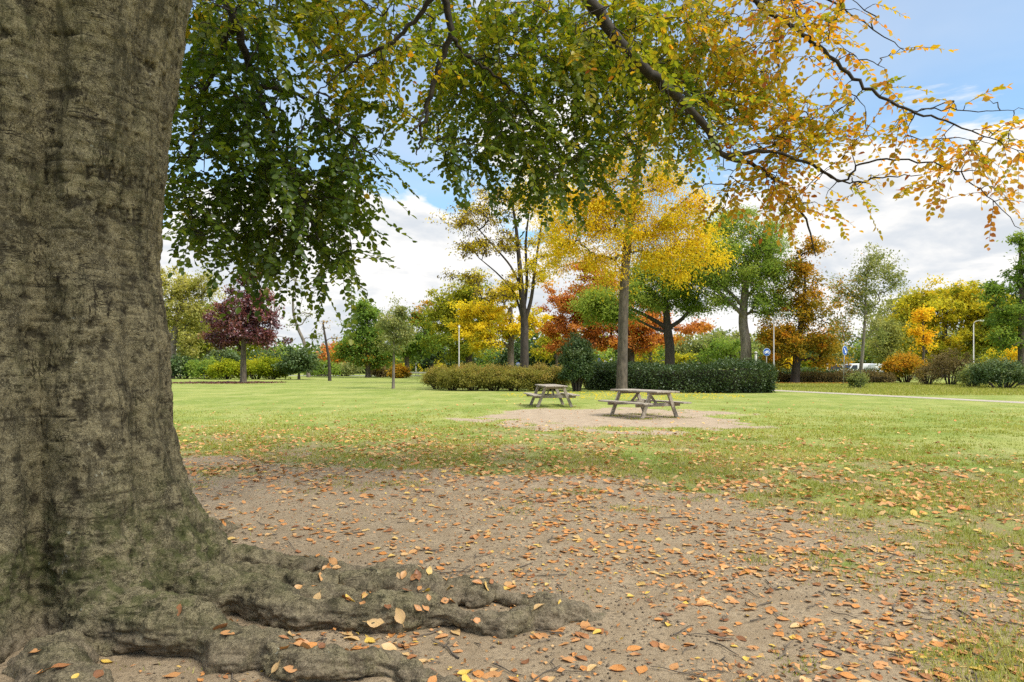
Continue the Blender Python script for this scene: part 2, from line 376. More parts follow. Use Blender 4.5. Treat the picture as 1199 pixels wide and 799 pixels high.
nxg, nyg = len(gx), len(gy); I = np.arange(nxg * nyg).reshape(nyg, nxg)
GF = np.stack([I[:-1, :-1].ravel(), I[:-1, 1:].ravel(), I[1:, 1:].ravel(), I[1:, :-1].ravel()], 1)
def ground_mat():
    m, nt, out = newmat('ground'); b = N(nt, 'ShaderNodeBsdfPrincipled'); b.inputs['Roughness'].default_value = .95; b.inputs['Specular IOR Level'].default_value = .15
    tc = N(nt, 'ShaderNodeTexCoord'); O = tc.outputs['Object']
    n1 = noise_n(nt, O, .35, 5, .6); n2 = noise_n(nt, O, 3.0, 6, .7); n3 = noise_n(nt, O, 26, 6, .78); n4 = noise_n(nt, O, 140, 3, .7)
    mp = N(nt, 'ShaderNodeMapping'); mp.inputs['Scale'].default_value = (1, .28, 1); LK(nt, O, mp.inputs[0])
    n5 = noise_n(nt, mp.outputs[0], 1.1, 6, .72)
    g = mixc(nt, smooth(nt, n2, .30, .70), (.120, .172, .028), (.228, .275, .058))
    g = mixc(nt, smooth(nt, n1, .40, .66, 0, .8), g, (.30, .31, .09))
    g = mixc(nt, smooth(nt, n5, .46, .68, 0, .6), g, (.335, .34, .125))
    g = mixc(nt, smooth(nt, n3, .46, .66, 0, .55), g, (.115, .150, .025))
    s = mixc(nt, smooth(nt, n2, .30, .70), (.245, .182, .112), (.355, .275, .178))
    s = mixc(nt, math_n(nt, 'MULTIPLY', smooth(nt, n3, .52, .38, 0, .85), smooth(nt, n2, .40, .60, .25, 1.0)), s, (.085, .064, .043)); s = mixc(nt, smooth(nt, n4, .44, .30, 0, .6), s, (.06, .045, .032))
    s = mixc(nt, smooth(nt, n4, .54, .70, 0, .6), s, (.44, .36, .265))
    t = mixc(nt, smooth(nt, n2, .3, .7), (.28, .215, .145), (.37, .295, .21))
    t = mixc(nt, smooth(nt, n3, .46, .34, 0, .5), t, (.20, .15, .10))
    A = N(nt, 'ShaderNodeAttribute', attribute_name='soil'); B = N(nt, 'ShaderNodeAttribute', attribute_name='worn'); Cc = N(nt, 'ShaderNodeAttribute', attribute_name='litter')
    jit = math_n(nt, 'MULTIPLY', math_n(nt, 'SUBTRACT', n2, .5), .9); jit2 = math_n(nt, 'MULTIPLY', math_n(nt, 'SUBTRACT', n3, .5), 1.3); j = math_n(nt, 'ADD', jit, jit2)
    brown = math_n(nt, 'MULTIPLY', Cc.outputs['Fac'], smooth(nt, math_n(nt, 'ADD', n5, math_n(nt, 'MULTIPLY', jit2, .3)), .36, .62))
    g = mixc(nt, math_n(nt, 'MULTIPLY', brown, .85), g, (.245, .180, .105))
    c = mixc(nt, smooth(nt, math_n(nt, 'ADD', B.outputs['Fac'], j), .35, .65), g, t)
    c = mixc(nt, smooth(nt, math_n(nt, 'ADD', A.outputs['Fac'], j), .35, .65), c, s)
    LK(nt, c, b.inputs['Base Color'])
    bn = N(nt, 'ShaderNodeBump'); bn.inputs['Strength'].default_value = .8; bn.inputs['Distance'].default_value = .02
    LK(nt, math_n(nt, 'ADD', n3, math_n(nt, 'MULTIPLY', n4, .3)), bn.inputs['Height']); LK(nt, bn.outputs[0], b.inputs['Normal'])
    LK(nt, b.outputs[0], out.inputs[0]); return m
gr = mesh_np('ground', np.stack([XX.ravel(), YY.ravel(), HH.ravel()], 1), GF, ground_mat(), smooth_=True,
             attrs={'soil': da.ravel(), 'worn': dw.ravel(), 'litter': litter_f(XX, YY).ravel()})
gr['kind'] = 'structure'

def strip(name, pts, width, z, mat):
    pts = np.array(pts, float); t = unit(np.gradient(pts, axis=0)); nrm = np.stack([-t[:, 1], t[:, 0]], 1)
    a = pts + nrm * width / 2; c = pts - nrm * width / 2; n = len(pts)
    V = np.concatenate([np.c_[a, np.full(n, z)], np.c_[c, np.full(n, z)]]); i = np.arange(n - 1)
    o = mesh_np(name, V, np.stack([i, n + i, n + i + 1, i + 1], 1), mat); o['kind'] = 'structure'; return o
def spline(pts, n=40):
    pts = np.array(pts, float); t = np.linspace(0, len(pts) - 1, n); o = []
    for u in t:
        k = min(int(u), len(pts) - 2); f = u - k
        p0, p1, p2, p3 = pts[max(k - 1, 0)], pts[k], pts[k + 1], pts[min(k + 2, len(pts) - 1)]
        o.append(.5 * ((2 * p1) + (-p0 + p2) * f + (2 * p0 - 5 * p1 + 4 * p2 - p3) * f * f + (-p0 + 3 * p1 - 3 * p2 + p3) * f ** 3))
    return np.array(o)
M['path'] = simple_mat('path_gravel', (.34, .30, .25), .95, .25, 6, spec=.1)
M['road'] = simple_mat('road_asphalt', (.20, .195, .19), .95, .2, 3, spec=.1)
strip('path', spline([(26, 12), (22.6, 21), (20.5, 27.6), (18.4, 33.5), (15.6, 41), (12, 50), (9, 60), (6, 80), (4, 92)], 60), 1.25, .006, M['path'])
strip('road', spline([(-130, 118), (-60, 106), (-30, 100), (0, 97), (30, 92), (70, 84), (140, 66)], 50), 5.5, .006, M['road'])

# ------------------------------------------------------------------ tree generator
def grow(trunk, trunk_r, targets, rng, tip=.012, expo=.5, start=.25, sag=0.0, bend=.18, max_r=.8, order=None, stems=()):
    """connect the targets to the trunk polyline; returns chains [(points, radii)]"""
    trunk = np.asarray(trunk, float); n0 = len(trunk); first = max(1, int(start * n0)); trunk_r = np.asarray(trunk_r, float)
    pars = list(range(-1, n0 - 1)); allp = trunk; allr = trunk_r
    for q, r in stems:                   # fixed forks of the trunk
        a = int(np.argmin(np.linalg.norm(trunk - q[0], axis=1))); b = len(allp)
        pars += [a] + list(range(b, b + len(q) - 1)); allp = np.concatenate([allp, q]); allr = np.r_[allr, r]
    nt_ = len(allp); P = np.zeros((nt_ + 5 * len(targets), 3)); P[:nt_] = allp; cnt = nt_; trunk_r = allr
    parent = np.full(len(P), -1); parent[:nt_] = pars; chains = []
    if order is None: order = np.argsort(np.linalg.norm(targets - trunk[min(n0 - 1, first + 1)], axis=1))
    for k in order:
        t = targets[k]; dv = t - P[first:cnt]; dist = np.linalg.norm(dv, axis=1)
        cost = dist + np.where(dv[:, 2] < 0, -dv[:, 2] * .7, 0); a = first + int(np.argmin(cost)); p = P[a]; L = np.linalg.norm(t - p)
        if L < .05: continue
        m = 4 if L > .8 else 3
        pd = p - P[parent[a]] if parent[a] >= 0 else np.array([0, 0, 1.0]); pd = pd / max(np.linalg.norm(pd), 1e-6)
        s = np.linspace(0, 1, m + 1)[1:, None]; q = p + (t - p) * s
        q += pd * (L * bend) * (s * (1 - s) * 2.2) + np.array([0, 0, 1.0]) * (L * .16) * s * (1 - s) * (1 if sag >= 0 else -1)
        q[:-1] += rng.normal(0, .05 * L, (m - 1, 3))
        ids = []
        for i in range(m): P[cnt] = q[i]; parent[cnt] = a if i == 0 else cnt - 1; ids.append(cnt); cnt += 1
        chains.append((a, ids))
    load = np.zeros(cnt); 
    for a, ids in chains: load[ids[-1]] += 1
    for i in range(cnt - 1, 0, -1):
        if parent[i] >= 0: load[parent[i]] += load[i]
    R = np.minimum(tip * np.maximum(load, .6) ** expo, max_r); R[:nt_] = np.asarray(trunk_r)
    out = [(P[[a] + ids], np.r_[min(R[a] * .85, R[ids[0]] * 1.15), R[ids]]) for a, ids in chains]
    return out

def blob_targets(blobs, D, rng, origin):
    """blobs: (px, py, rx, ry, n[, depth offset in m]) at depth D -> points relative to origin"""
    out = []; rel = []
    for b in blobs:
        px, py, rx, ry, n = b[:5]; off = b[5] if len(b) > 5 else 0; dz = b[6] if len(b) > 6 else .9
        c = at(px, py, D + off); k = (D + off) / FPX; R = np.array([rx * k, rx * k * dz, ry * k])
        v = unit(rng.normal(0, 1, (n, 3))); r = rng.uniform(0, 1, n) ** .48
        r *= 1 + .24 * np.sin(v[:, 0] * 5 + v[:, 2] * 7 + px) + .18 * np.sin(v[:, 1] * 9 + v[:, 2] * 4 + py)
        out.append(c + v * r[:, None] * R - origin); rel.append(v[:, 2] * r)
    return np.concatenate(out), np.concatenate(rel)

def foliage(T, rel, rng, per, spread, L, palette_bias=0.5, topgain=.12, var=.16, ratio=.55, flat=.65, droop=0.0, aspect=None):
    n = len(T); c = np.repeat(np.arange(n), per); m = len(c)
    sp = spread * rng.uniform(.4, 1.3, n)[c]
    off = rng.normal(0, 1, (m, 3)) * np.array([1, 1, flat]) * sp[:, None] * .6
    P = T[c] + off; P[:, 2] -= droop * np.abs(rng.normal(0, 1, m)) * sp
    D = unit(rng.normal(0, 1, (m, 3)) + np.array([0, 0, -.35 - droop * 1.5]) + off / sp[:, None] * .5)
    Nn = unit(rng.normal(0, .75, (m, 3)) + np.array([0, 0, .8]))
    Ls = L * rng.uniform(.6, 1.35, m)
    V, F, k = leaf_geo(P, D, Nn, Ls, Ls * (ratio if aspect is None else aspect))
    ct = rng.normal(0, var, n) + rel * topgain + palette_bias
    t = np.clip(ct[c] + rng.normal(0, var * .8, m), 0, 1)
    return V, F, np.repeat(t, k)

def tree(name, label, D, base, trunk, blobs, mat, leaf=.24, per=70, spread=.7, bark='bark', tip=.02, bias=.5, var=.16, top=.12,
         start=.35, seed=0, droop=0.0, cat='tree', sides=7, mats2=None, ratio=.55, flat=.65, expo=.5, bare=0, group=None, maxr=.5, flare=1.35, stems=()):
    """base: px of the foot; trunk: [(px, py, radius in px)] upwards; everything lies about depth D"""
    rng = np.random.default_rng(seed + 100); o = at(base, HORY, D); o[2] = 0
    root = empty(name, o, label, cat, group)
    k = D / FPX; tp = [np.array([0, 0, -.15])]; tr = [trunk[0][2] * k * flare]
    tp.append(np.array([0, 0, .35])); tr.append(trunk[0][2] * k * 1.05)
    for (px, py, r) in trunk[1:]:
        p = at(px, py, D) - o; p[1] += rng.normal(0, .12) * (1 if abs(p[2]) > 1 else 0); tp.append(p); tr.append(r * k)
    tp = np.array(tp); tr = np.array(tr)
    tt = np.linspace(0, len(tp) - 1, max(10, 5 * len(tp))); tpp = spline(tp, len(tt)); trr = np.interp(tt, np.arange(len(tr)), tr)
    T, rel = blob_targets(blobs, D, rng, o)
    keep = T[:, 2] > .6; T = T[keep]; rel = rel[keep]
    ss = []
    for stm in stems:
        q = np.array([np.r_[at(a, b, D) - o, r * k] for a, b, r in stm]); q[1:, 1] += rng.normal(0, .5) * np.linspace(.3, 1, len(q) - 1); q = spline(q, 4 * len(q)); ss.append((q[:, :3], q[:, 3] * .74))
    ch = grow(tpp, trr, T, rng, tip=tip, start=start, expo=expo, max_r=min(maxr, trr[int(start * len(trr))] * .75), stems=ss)
    tb = Tubes(); tb.add(tpp, trr, 12)
    for q, r in ss: tb.add(q, r, 8)
    for p, r in ch: tb.add(p, r, 5)
    tb.build('trunk', M[bark], root)
    if bare: sel = rng.random(len(T)) > bare; T = T[sel]; rel = rel[sel]
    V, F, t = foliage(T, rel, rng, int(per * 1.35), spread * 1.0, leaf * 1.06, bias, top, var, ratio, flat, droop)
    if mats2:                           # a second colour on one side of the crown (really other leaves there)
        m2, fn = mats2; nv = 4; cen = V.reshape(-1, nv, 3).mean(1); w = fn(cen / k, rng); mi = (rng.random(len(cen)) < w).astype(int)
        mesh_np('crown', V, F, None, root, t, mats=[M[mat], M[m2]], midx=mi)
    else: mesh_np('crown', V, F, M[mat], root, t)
    return root

def shrub(name, label, px, py_base, D, rx, top, mat, n=70, per=60, leaf=.14, spread=.32, bias=.5, var=.18, seed=0, cat='shrub', bark='bark_dark', group=None,
          core=True, upright=0.0, depth=.9, ratio=.55, topg=.15, flat=.8):
    rng = np.random.default_rng(seed + 500); o = at(px, HORY, D); o[2] = 0; k = D / FPX
    root = empty(name, o, label, cat, group)
    H = EYE - (top - HORY) / FPX * D; Rx = rx * k
    v = unit(rng.normal(0, 1, (n * 2, 3))); v = v[v[:, 2] > -.55][:n]; r = rng.uniform(.5, 1, len(v)) ** .6
    r *= 1 + .18 * np.sin(v[:, 0] * 6 + px) * np.cos(v[:, 1] * 5 + v[:, 2] * 6)
    T = np.stack([v[:, 0] * r * Rx, v[:, 1] * r * Rx * depth, H * .48 + v[:, 2] * r * H * .47], 1); T[:, 2] = np.clip(T[:, 2], .06, None)
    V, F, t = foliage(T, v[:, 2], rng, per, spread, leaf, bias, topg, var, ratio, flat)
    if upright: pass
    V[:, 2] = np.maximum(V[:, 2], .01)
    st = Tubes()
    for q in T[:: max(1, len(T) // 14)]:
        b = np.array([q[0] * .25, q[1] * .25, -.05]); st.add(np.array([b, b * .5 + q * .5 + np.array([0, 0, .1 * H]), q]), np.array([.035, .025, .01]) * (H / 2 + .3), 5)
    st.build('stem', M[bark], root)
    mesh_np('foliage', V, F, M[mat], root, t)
    return root

# ------------------------------------------------------------------ the beech in front
def beech():
    root = empty('beech_tree', (TC[0], TC[1], 0), 'huge old beech with grey scarred trunk, spreading roots and turning leaves overhead', 'tree')
    o = np.array([TC[0], TC[1], 0]); rng = np.random.default_rng(77)
    # trunk: lobed lathe + roots, fused into one skin
    zs = np.concatenate([np.arange(-.3, 1.2, .05), np.arange(1.2, 8.6, .15)]); th = np.linspace(0, 2 * pi, 160, endpoint=False)
    lobes = [(-34, 18, .06, .30), (-4, 13, .04, .18), (26, 26, .03, .34), (-82, 24, .06, .40), (-130, 30, .05, .25), (170, 34, .05, .25), (110, 30, .05, .25), (68, 20, .04, .20)]
    def rad(t, z):
        r = .63 + .0 * t; r = r + .20 * np.exp(-np.maximum(z, 0) / .62) + .05 * np.clip(1 - z / 3.0, 0, 1) + .05 * sstep(np.array(z), 2.4, 4.2) - .10 * sstep(np.array(z), 5.0, 8.5)
        fl = 1.15 * np.exp(-np.maximum(z, 0) / .48); fl2 = np.exp(-np.maximum(z, 0) / 1.3)
        for a, w, amp, flm in lobes:
            d = (np.degrees(t) - a + 180) % 360 - 180; g = np.exp(-(d / w) ** 2); r = r + g * (amp * (.55 + .8 * fl2) + flm * fl)
        for a, w, dep in ((-57, 8, .25), (-17, 5, .07), (6, 5, .05), (-105, 9, .06)):
            d = (np.degrees(t) - a + 180) % 360 - 180; r = r - np.exp(-(d / w) ** 2) * dep * (.35 + .9 * fl2)
        return r
    rings = []
    for z in zs:
        r = rad(th, z); cx = .02 * sin(z * 1.3) + .10 * max(0, z - 2.2) ** 1.15; rings.append(np.stack([np.cos(th) * r + cx, np.sin(th) * r, np.full(len(th), z)], 1))
    V = np.concatenate(rings); n = len(th); i = np.arange(n); j = (i + 1) % n
    F = [tuple(f) for k in range(len(zs) - 1) for f in np.stack([k * n + i, k * n + j, (k + 1) * n + j, (k + 1) * n + i], 1)]
    F.append(tuple(range(n))[::-1]); F.append(tuple(range((len(zs) - 1) * n, len(zs) * n)))
    mb = MB(); mb.add(V, F)
    roots = [
        [(-2.35, 3.86, .12, .17), (-2.0, 3.70, .10, .17), (-1.7, 3.58, .06, .165), (-1.4, 3.48, .02, .155), (-1.0, 3.37, .0, .14), (-.55, 3.27, -.02, .115), (-.1, 3.1, -.08, .08)],
        [(-2.35, 4.25, .12, .15), (-2.0, 4.19, .10, .15), (-1.7, 4.11, .07, .145), (-1.4, 4.03, .05, .14), (-1.0, 3.98, .02, .13), (-.6, 3.93, .015, .13), (-.25, 3.88, .005, .12), (.05, 3.9, -.01, .095), (.3, 4.02, -.01, .07), (.6, 4.2, -.08, .05)],
        [(-2.2, 4.72, .12, .12), (-1.85, 4.84, .06, .10), (-1.5, 4.86, .04, .092), (-1.15, 4.76, .03, .08), (-.8, 4.74, -.0, .065), (-.4, 4.6, -.08, .05)],
        [(-2.1, 4.42, .12, .12), (-1.75, 4.40, .06, .115), (-1.3, 4.38, .04, .11), (-1.0, 4.37, .05, .11), (-.75, 4.38, .03, .10), (-.55, 4.36, .0, .09), (-.33, 4.32, .02, .085), (-.15, 4.30, .01, .075), (.1, 4.22, -.02, .06), (.35, 4.3, -.06, .045)],
        [(-1.5, 4.03, .02, .12), (-1.15, 4.2, .02, .09), (-.9, 4.28, -.03, .07)],
        [(-3.2, 3.4, .05, .16), (-3.4, 3.0, -.03, .15), (-3.6, 2.5, -.07, .12), (-3.9, 1.8, -.14, .1)],
        [(-2.3, 3.45, .0, .16), (-2.0, 3.12, -.04, .14), (-1.75, 2.7, -.08, .12), (-1.7, 2.1, -.14, .1)],
        [(-3.5, 4.0, .3, .2), (-4.1, 3.6, .08, .18), (-4.8, 3.2, -.03, .14), (-5.5, 3.0, -.12, .08)],
        [(-3.5, 4.7, .3, .2), (-4.2, 5.1, .08, .18), (-5.0, 5.4, -.03, .14), (-5.8, 5.6, -.12, .08)],
        [(-2.9, 4.9, .3, .2), (-2.7, 5.5, .08, .18), (-2.6, 6.2, -.04, .12), (-2.4, 6.9, -.12, .07)],
    ]
    roots = [[(a, b, c + (.035 if i else 0), d * (1.0 if i < 2 else .92)) for i, (a, b, c, d) in enumerate(rt)] for rt in roots]
    for rp in roots:
        rp = np.array(rp); q = spline(rp, 6 * len(rp)); q[:, 0] -= TC[0]; q[:, 1] -= TC[1]
        ph = rng.uniform(0, 6); s = np.arange(len(q))
        q[:, 2] += (vnoise(np.c_[s * .35, s * 0 + ph, s * 0]) - .5) * .06; q[:, 1] += (vnoise(np.c_[s * .3, s * 0 + ph, s * 0 + 9]) - .5) * .20; q[:, 3] *= np.linspace(.95, .78, len(q)); q[:, 3] *= 1 + (vnoise(np.c_[s * .28, s * 0 + ph, s * 0 + 5]) - .5) * .5
        mb.tube(q[:, :3], np.maximum(q[:, 3], .02), 14)
    # limbs leaving the trunk
    stubs = [[(.05, .1, 3.4, .30), (.30, .30, 4.3, .29), (.95, .75, 5.1, .26), (1.9, 1.5, 6.0, .24), (2.6, 2.2, 6.5, .21)],
             [(0, 0, 7.5, .45), (-.5, .6, 9.0, .32), (-1.4, 1.4, 11, .2)], [(.1, -.1, 7.6, .45), (.8, -.8, 9.2, .3), (1.6, -2.0, 11, .18)]]
    for rp in stubs:
        q = spline(np.array(rp), 24); mb.tube(q[:, :3], q[:, 3], 16)
    raw = mb.build('beech_raw', M['beech_bark'])
    md = raw.modifiers.new('r', 'REMESH'); md.mode = 'VOXEL'; md.voxel_size = .0115
    ms = raw.modifiers.new('s', 'SMOOTH'); ms.factor = .5; ms.iterations = 14
    dg = bpy.context.evaluated_depsgraph_get(); me = bpy.data.meshes.new_from_object(raw.evaluated_get(dg)); me.name = 'trunk'
    bpy.data.objects.remove(raw)
    nv = len(me.vertices); V = np.zeros(nv * 3, np.float32); me.vertices.foreach_get('co', V); V = V.reshape(-1, 3).astype(float)
    Nv = np.zeros(nv * 3, np.float32); me.vertices.foreach_get('normal', Nv); Nv = Nv.reshape(-1, 3).astype(float)
    big = (fbm(V * np.array([1, 1, .7]), 2.6, 3, 3) - .5) * .10
    mid = (fbm(V * np.array([1, 1, .8]), 9, 5, 8, .6) - .5) * .042
    hz = (fbm(V * np.array([.25, .25, 1.9]), 14, 3, 15, .6) - .5) * .016
    ang = np.degrees(np.arctan2(V[:, 1], V[:, 0])); z = V[:, 2]; rr = .68
    # torn knots, lenticel pits and the overgrown carving
    scar = np.zeros(nv); pit = np.zeros(nv)
    r2 = np.random.default_rng(5)
    def mark(a, zz, wa, wz, depth, dark, rag=.95):
        da_ = ((ang - a + 180) % 360 - 180) * pi / 180 * rr; dz_ = z - zz; e = (da_ / wa) ** 2 + (dz_ / wz) ** 2
        near = e < 6; e2 = e[near] + (nz_[near] - .5) * rag * 4
        g = sstep(e2, 1.35, .35); scar[near] = np.maximum(scar[near], g * dark); pit[near] = np.minimum(pit[near], -g * depth)
    nz_ = np.clip((fbm(V, 34, 4, 44, .7) - .5) * 1.7 + .5, 0, 1)
    for k in range(520):
        a = r2.uniform(-105, 30); zz = r2.uniform(.35, 3.6) if k % 3 else r2.uniform(.9, 2.1); s = r2.uniform(.005, .015) * (2.2 if r2.random() < .10 else 1)
        mark(a, zz, s * r2.uniform(.7, 2.4), s * r2.uniform(.6, 1.8), .008, r2.uniform(.45, .95))
    for k in range(60):                                               # short level cracks
        a = r2.uniform(-100, 15); zz = r2.uniform(.5, 3.2); mark(a, zz, r2.uniform(.05, .16), .006, .007, r2.uniform(.4, .8), .25)
    for k in range(14):                                               # dark upright streaks
        a = r2.uniform(-95, 10); zz = r2.uniform(.7, 3.2); mark(a, zz, r2.uniform(.012, .03), r2.uniform(.10, .28), .005, r2.uniform(.3, .6), .8)
    def inv(px, py):                                                  # which bark lies under a point of the photo
        d = np.array([(px - CX) / FPX, 1.0]); d_ = d; c = TC; rr_ = .70
        A = d_ @ d_; B = -2 * d_ @ c; C0 = c @ c - rr_ ** 2; t = (-B - math.sqrt(max(B * B - 4 * A * C0, 0))) / (2 * A)
        h = d_ * t - c; return math.degrees(math.atan2(h[1], h[0])), EYE - (py - HORY) / FPX * t
    def stroke(x0, y0, x1, y1, w=.0105, dark=.92):
        nst = max(2, int(math.hypot(x1 - x0, y1 - y0) / 2.0))
        for s in np.linspace(0, 1, nst): a, zz = inv(x0 + (x1 - x0) * s, y0 + (y1 - y0) * s); mark(a, zz, w, w, .014, dark, .6)
    # two carved lines and the mark between them, swollen and hard to read
    def glyphs(text, x, y, w, h, slope):
        G_ = {'P': ((0, 0, 0, 1), (0, 0, .8, .1), (.8, .1, .8, .45), (.8, .45, 0, .5)), 'U': ((0, 0, 0, .9), (0, .95, .8, .95), (.8, 0, .8, .95)), 'B': ((0, 0, 0, 1), (0, 0, .7, .1), (.7, .1, .7, .4), (0, .5, .8, .55), (.8, .55, .8, .9), (.8, .95, 0, 1)),
              'O': ((0, .1, 0, .9), (0, .9, .8, 1), (.8, .1, .8, .9), (0, 0, .8, 0)), 'R': ((0, 0, 0, 1), (0, 0, .8, .1), (.8, .1, .8, .45), (.8, .45, 0, .5), (.3, .5, .8, 1)), 'N': ((0, 0, 0, 1), (0, 0, .8, 1), (.8, 0, .8, 1)), 'D': ((0, 0, 0, 1), (0, 0, .7, .2), (.7, .2, .7, .8), (.7, .8, 0, 1))}
        for ch in text:
            if ch != ' ':
                for (a, b, c, d) in G_[ch]: stroke(x + a * w, y + b * h, x + c * w, y + d * h)
            x += w * 1.35; y += slope
    glyphs('PUBB', 102, 196, 9, 14, .9); glyphs('OB', 150, 207, 7.5, 12, .4); stroke(171, 212, 179, 215, .011); stroke(179, 215, 183, 229, .011)
    glyphs('BNUBB', 115, 241, 8.5, 14, 1.0)
    stroke(146, 224, 146, 238, .008); stroke(146, 233, 152, 236, .010)
    for (px, py, wa, wz) in ((176, 187, .020, .016), (66, 168, .045, .022), (56, 195, .014, .09), (38, 223, .02, .016), (30, 346, .05, .02), (128, 192, .01, .03),
                             (118, 400, .022, .018), (133, 497, .035, .03), (128, 355, .018, .022), (105, 525, .03, .05), (34, 388, .04, .018), (62, 370, .014, .03),
                             (90, 480, .03, .09), (80, 570, .02, .10), (160, 320, .012, .012), (150, 365, .012, .05), (10, 294, .02, .012), (40, 590, .02, .05), (138, 620, .03, .012), (5, 40, .03, .05), (165, 80, .05, .03), (78, 38, .06, .02)):
        a, zz = inv(px, py); mark(a, zz, wa * .85, wz * .85, .015, .9, 1.0)
    rootz = sstep(z, .9, .3)
    strand = (fbm(V * np.array([.7, 4.2, 4.2]), 5.5, 4, 61, .6) - .5) * .075 * rootz; disp = big * (1 + .4 * rootz) + mid * (1 + .7 * rootz) + hz + pit + strand + (fbm(V * np.array([1, 1, 1.3]), 32, 3, 91, .65) - .5) * .016
    V += Nv * disp[:, None]
    me.vertices.foreach_set('co', V.astype(np.float32).ravel())
    at_ = me.attributes.new('scar', 'FLOAT', 'POINT'); at_.data.foreach_set('value', np.clip(scar, 0, 1).astype(np.float32))
    me.polygons.foreach_set('use_smooth', np.ones(len(me.polygons), bool)); me.update()
    me.materials.clear(); me.materials.append(M['beech_bark'])
    tr = bpy.data.objects.new('trunk', me); COL.objects.link(tr); tr.parent = root
    # boughs: photo points with their own depth
    B = lambda L: np.array([np.r_[at(a, b, d) - o, r] for a, b, d, r in L])
    hub = np.r_[(.9, .6, 4.7), .22]; hub2 = np.r_[(2.4, 2.0, 6.4), .17]
    boughs = [
        np.vstack([hub2, B([(560, -120, 7.2, .14), (640, -60, 7.1, .125), (690, 0, 7.1, .108), (722, 45, 7.2, .10), (760, 85, 7.4, .09), (800, 118, 7.7, .08), (832, 158, 8.1, .066), (848, 182, 8.4, .055), (885, 195, 9.1, .042), (920, 222, 9.2, .034), (945, 262, 9.2, .022), (955, 300, 9.2, .012)])]),
        B([(848, 182, 8.4, .05), (900, 178, 8.5, .036), (950, 192, 8.7, .03), (985, 212, 8.6, .024), (1010, 192, 8.5, .02), (1060, 188, 8.3, .017), (1110, 196, 8.1, .014), (1150, 225, 8.0, .010), (1195, 268, 7.9, .006)]),
        B([(950, 192, 8.7, .022), (990, 214, 8.7, .018), (1030, 207, 8.5, .014), (1080, 205, 8.4, .008)]),
        np.vstack([hub2, B([(640, -200, 8.0, .10), (760, -110, 8.2, .075), (850, -30, 8.3, .06), (893, 12, 8.4, .05), (935, 35, 8.4, .045), (958, 55, 8.4, .042), (995, 88, 8.3, .036), (1030, 112, 8.2, .030), (1065, 130, 8.1, .024), (1110, 143, 8.0, .018), (1165, 165, 7.9, .010), (1199, 180, 7.8, .006)])]),
        B([(1065, 130, 8.1, .018), (1100, 128, 8.1, .012), (1150, 130, 8.0, .009), (1199, 128, 7.9, .005)]),
        np.vstack([hub, B([(420, -150, 6.4, .12), (500, -60, 6.8, .085), (522, 0, 7.0, .065), (527, 40, 7.1, .058), (512, 85, 7.2, .05), (500, 125, 7.2, .040), (492, 160, 7.2, .022), (488, 182, 7.2, .010)])]),
        B([(527, 40, 7.1, .04), (545, 66, 7.3, .034), (565, 78, 7.4, .026), (592, 100, 7.6, .020), (622, 133, 7.8, .010)]),
        B([(500, 125, 7.2, .022), (488, 148, 7.1, .018), (477, 156, 7.1, .012)]),
        np.vstack([hub, B([(560, -70, 6.3, .07), (512, -8, 6.4, .045), (485, 25, 6.5, .036), (455, 52, 6.5, .030), (422, 68, 6.5, .024), (395, 88, 6.5, .014), (368, 112, 6.4, .008)])]),
        np.vstack([np.r_[(.75, .5, 4.4), .2], B([(250, -40, 6.2, .10), (275, 30, 6.4, .07), (300, 100, 6.6, .05), (335, 190, 6.8, .032), (370, 270, 6.9, .018), (392, 330, 7.0, .009)])]),
        B([(275, 30, 6.4, .05), (245, 90, 6.6, .036), (225, 160, 6.8, .024), (215, 240, 6.9, .012)]),
        B([(300, 100, 6.6, .04), (345, 110, 7.0, .03), (400, 150, 7.2, .02), (440, 190, 7.2, .010)]),
        np.vstack([hub2, B([(700, -200, 9.5, .09), (800, -120, 10.0, .06), (900, -50, 10.2, .04), (1000, 20, 10.2, .02), (1060, 60, 10, .008)])]),
    ]
    fine = []
    for bo in boughs:
        bo = np.array(bo); bo[:, 3] *= .6; q = spline(bo, 5 * len(bo)); q[1:-1, :3] += rng.normal(0, .012, (len(q) - 2, 3)); fine.append(q)
        V_, F_ = sweep(q[:, :3], q[:, 3], 10); mesh_np('limb', V_, F_, M['bark_limb'], root, smooth_=True)
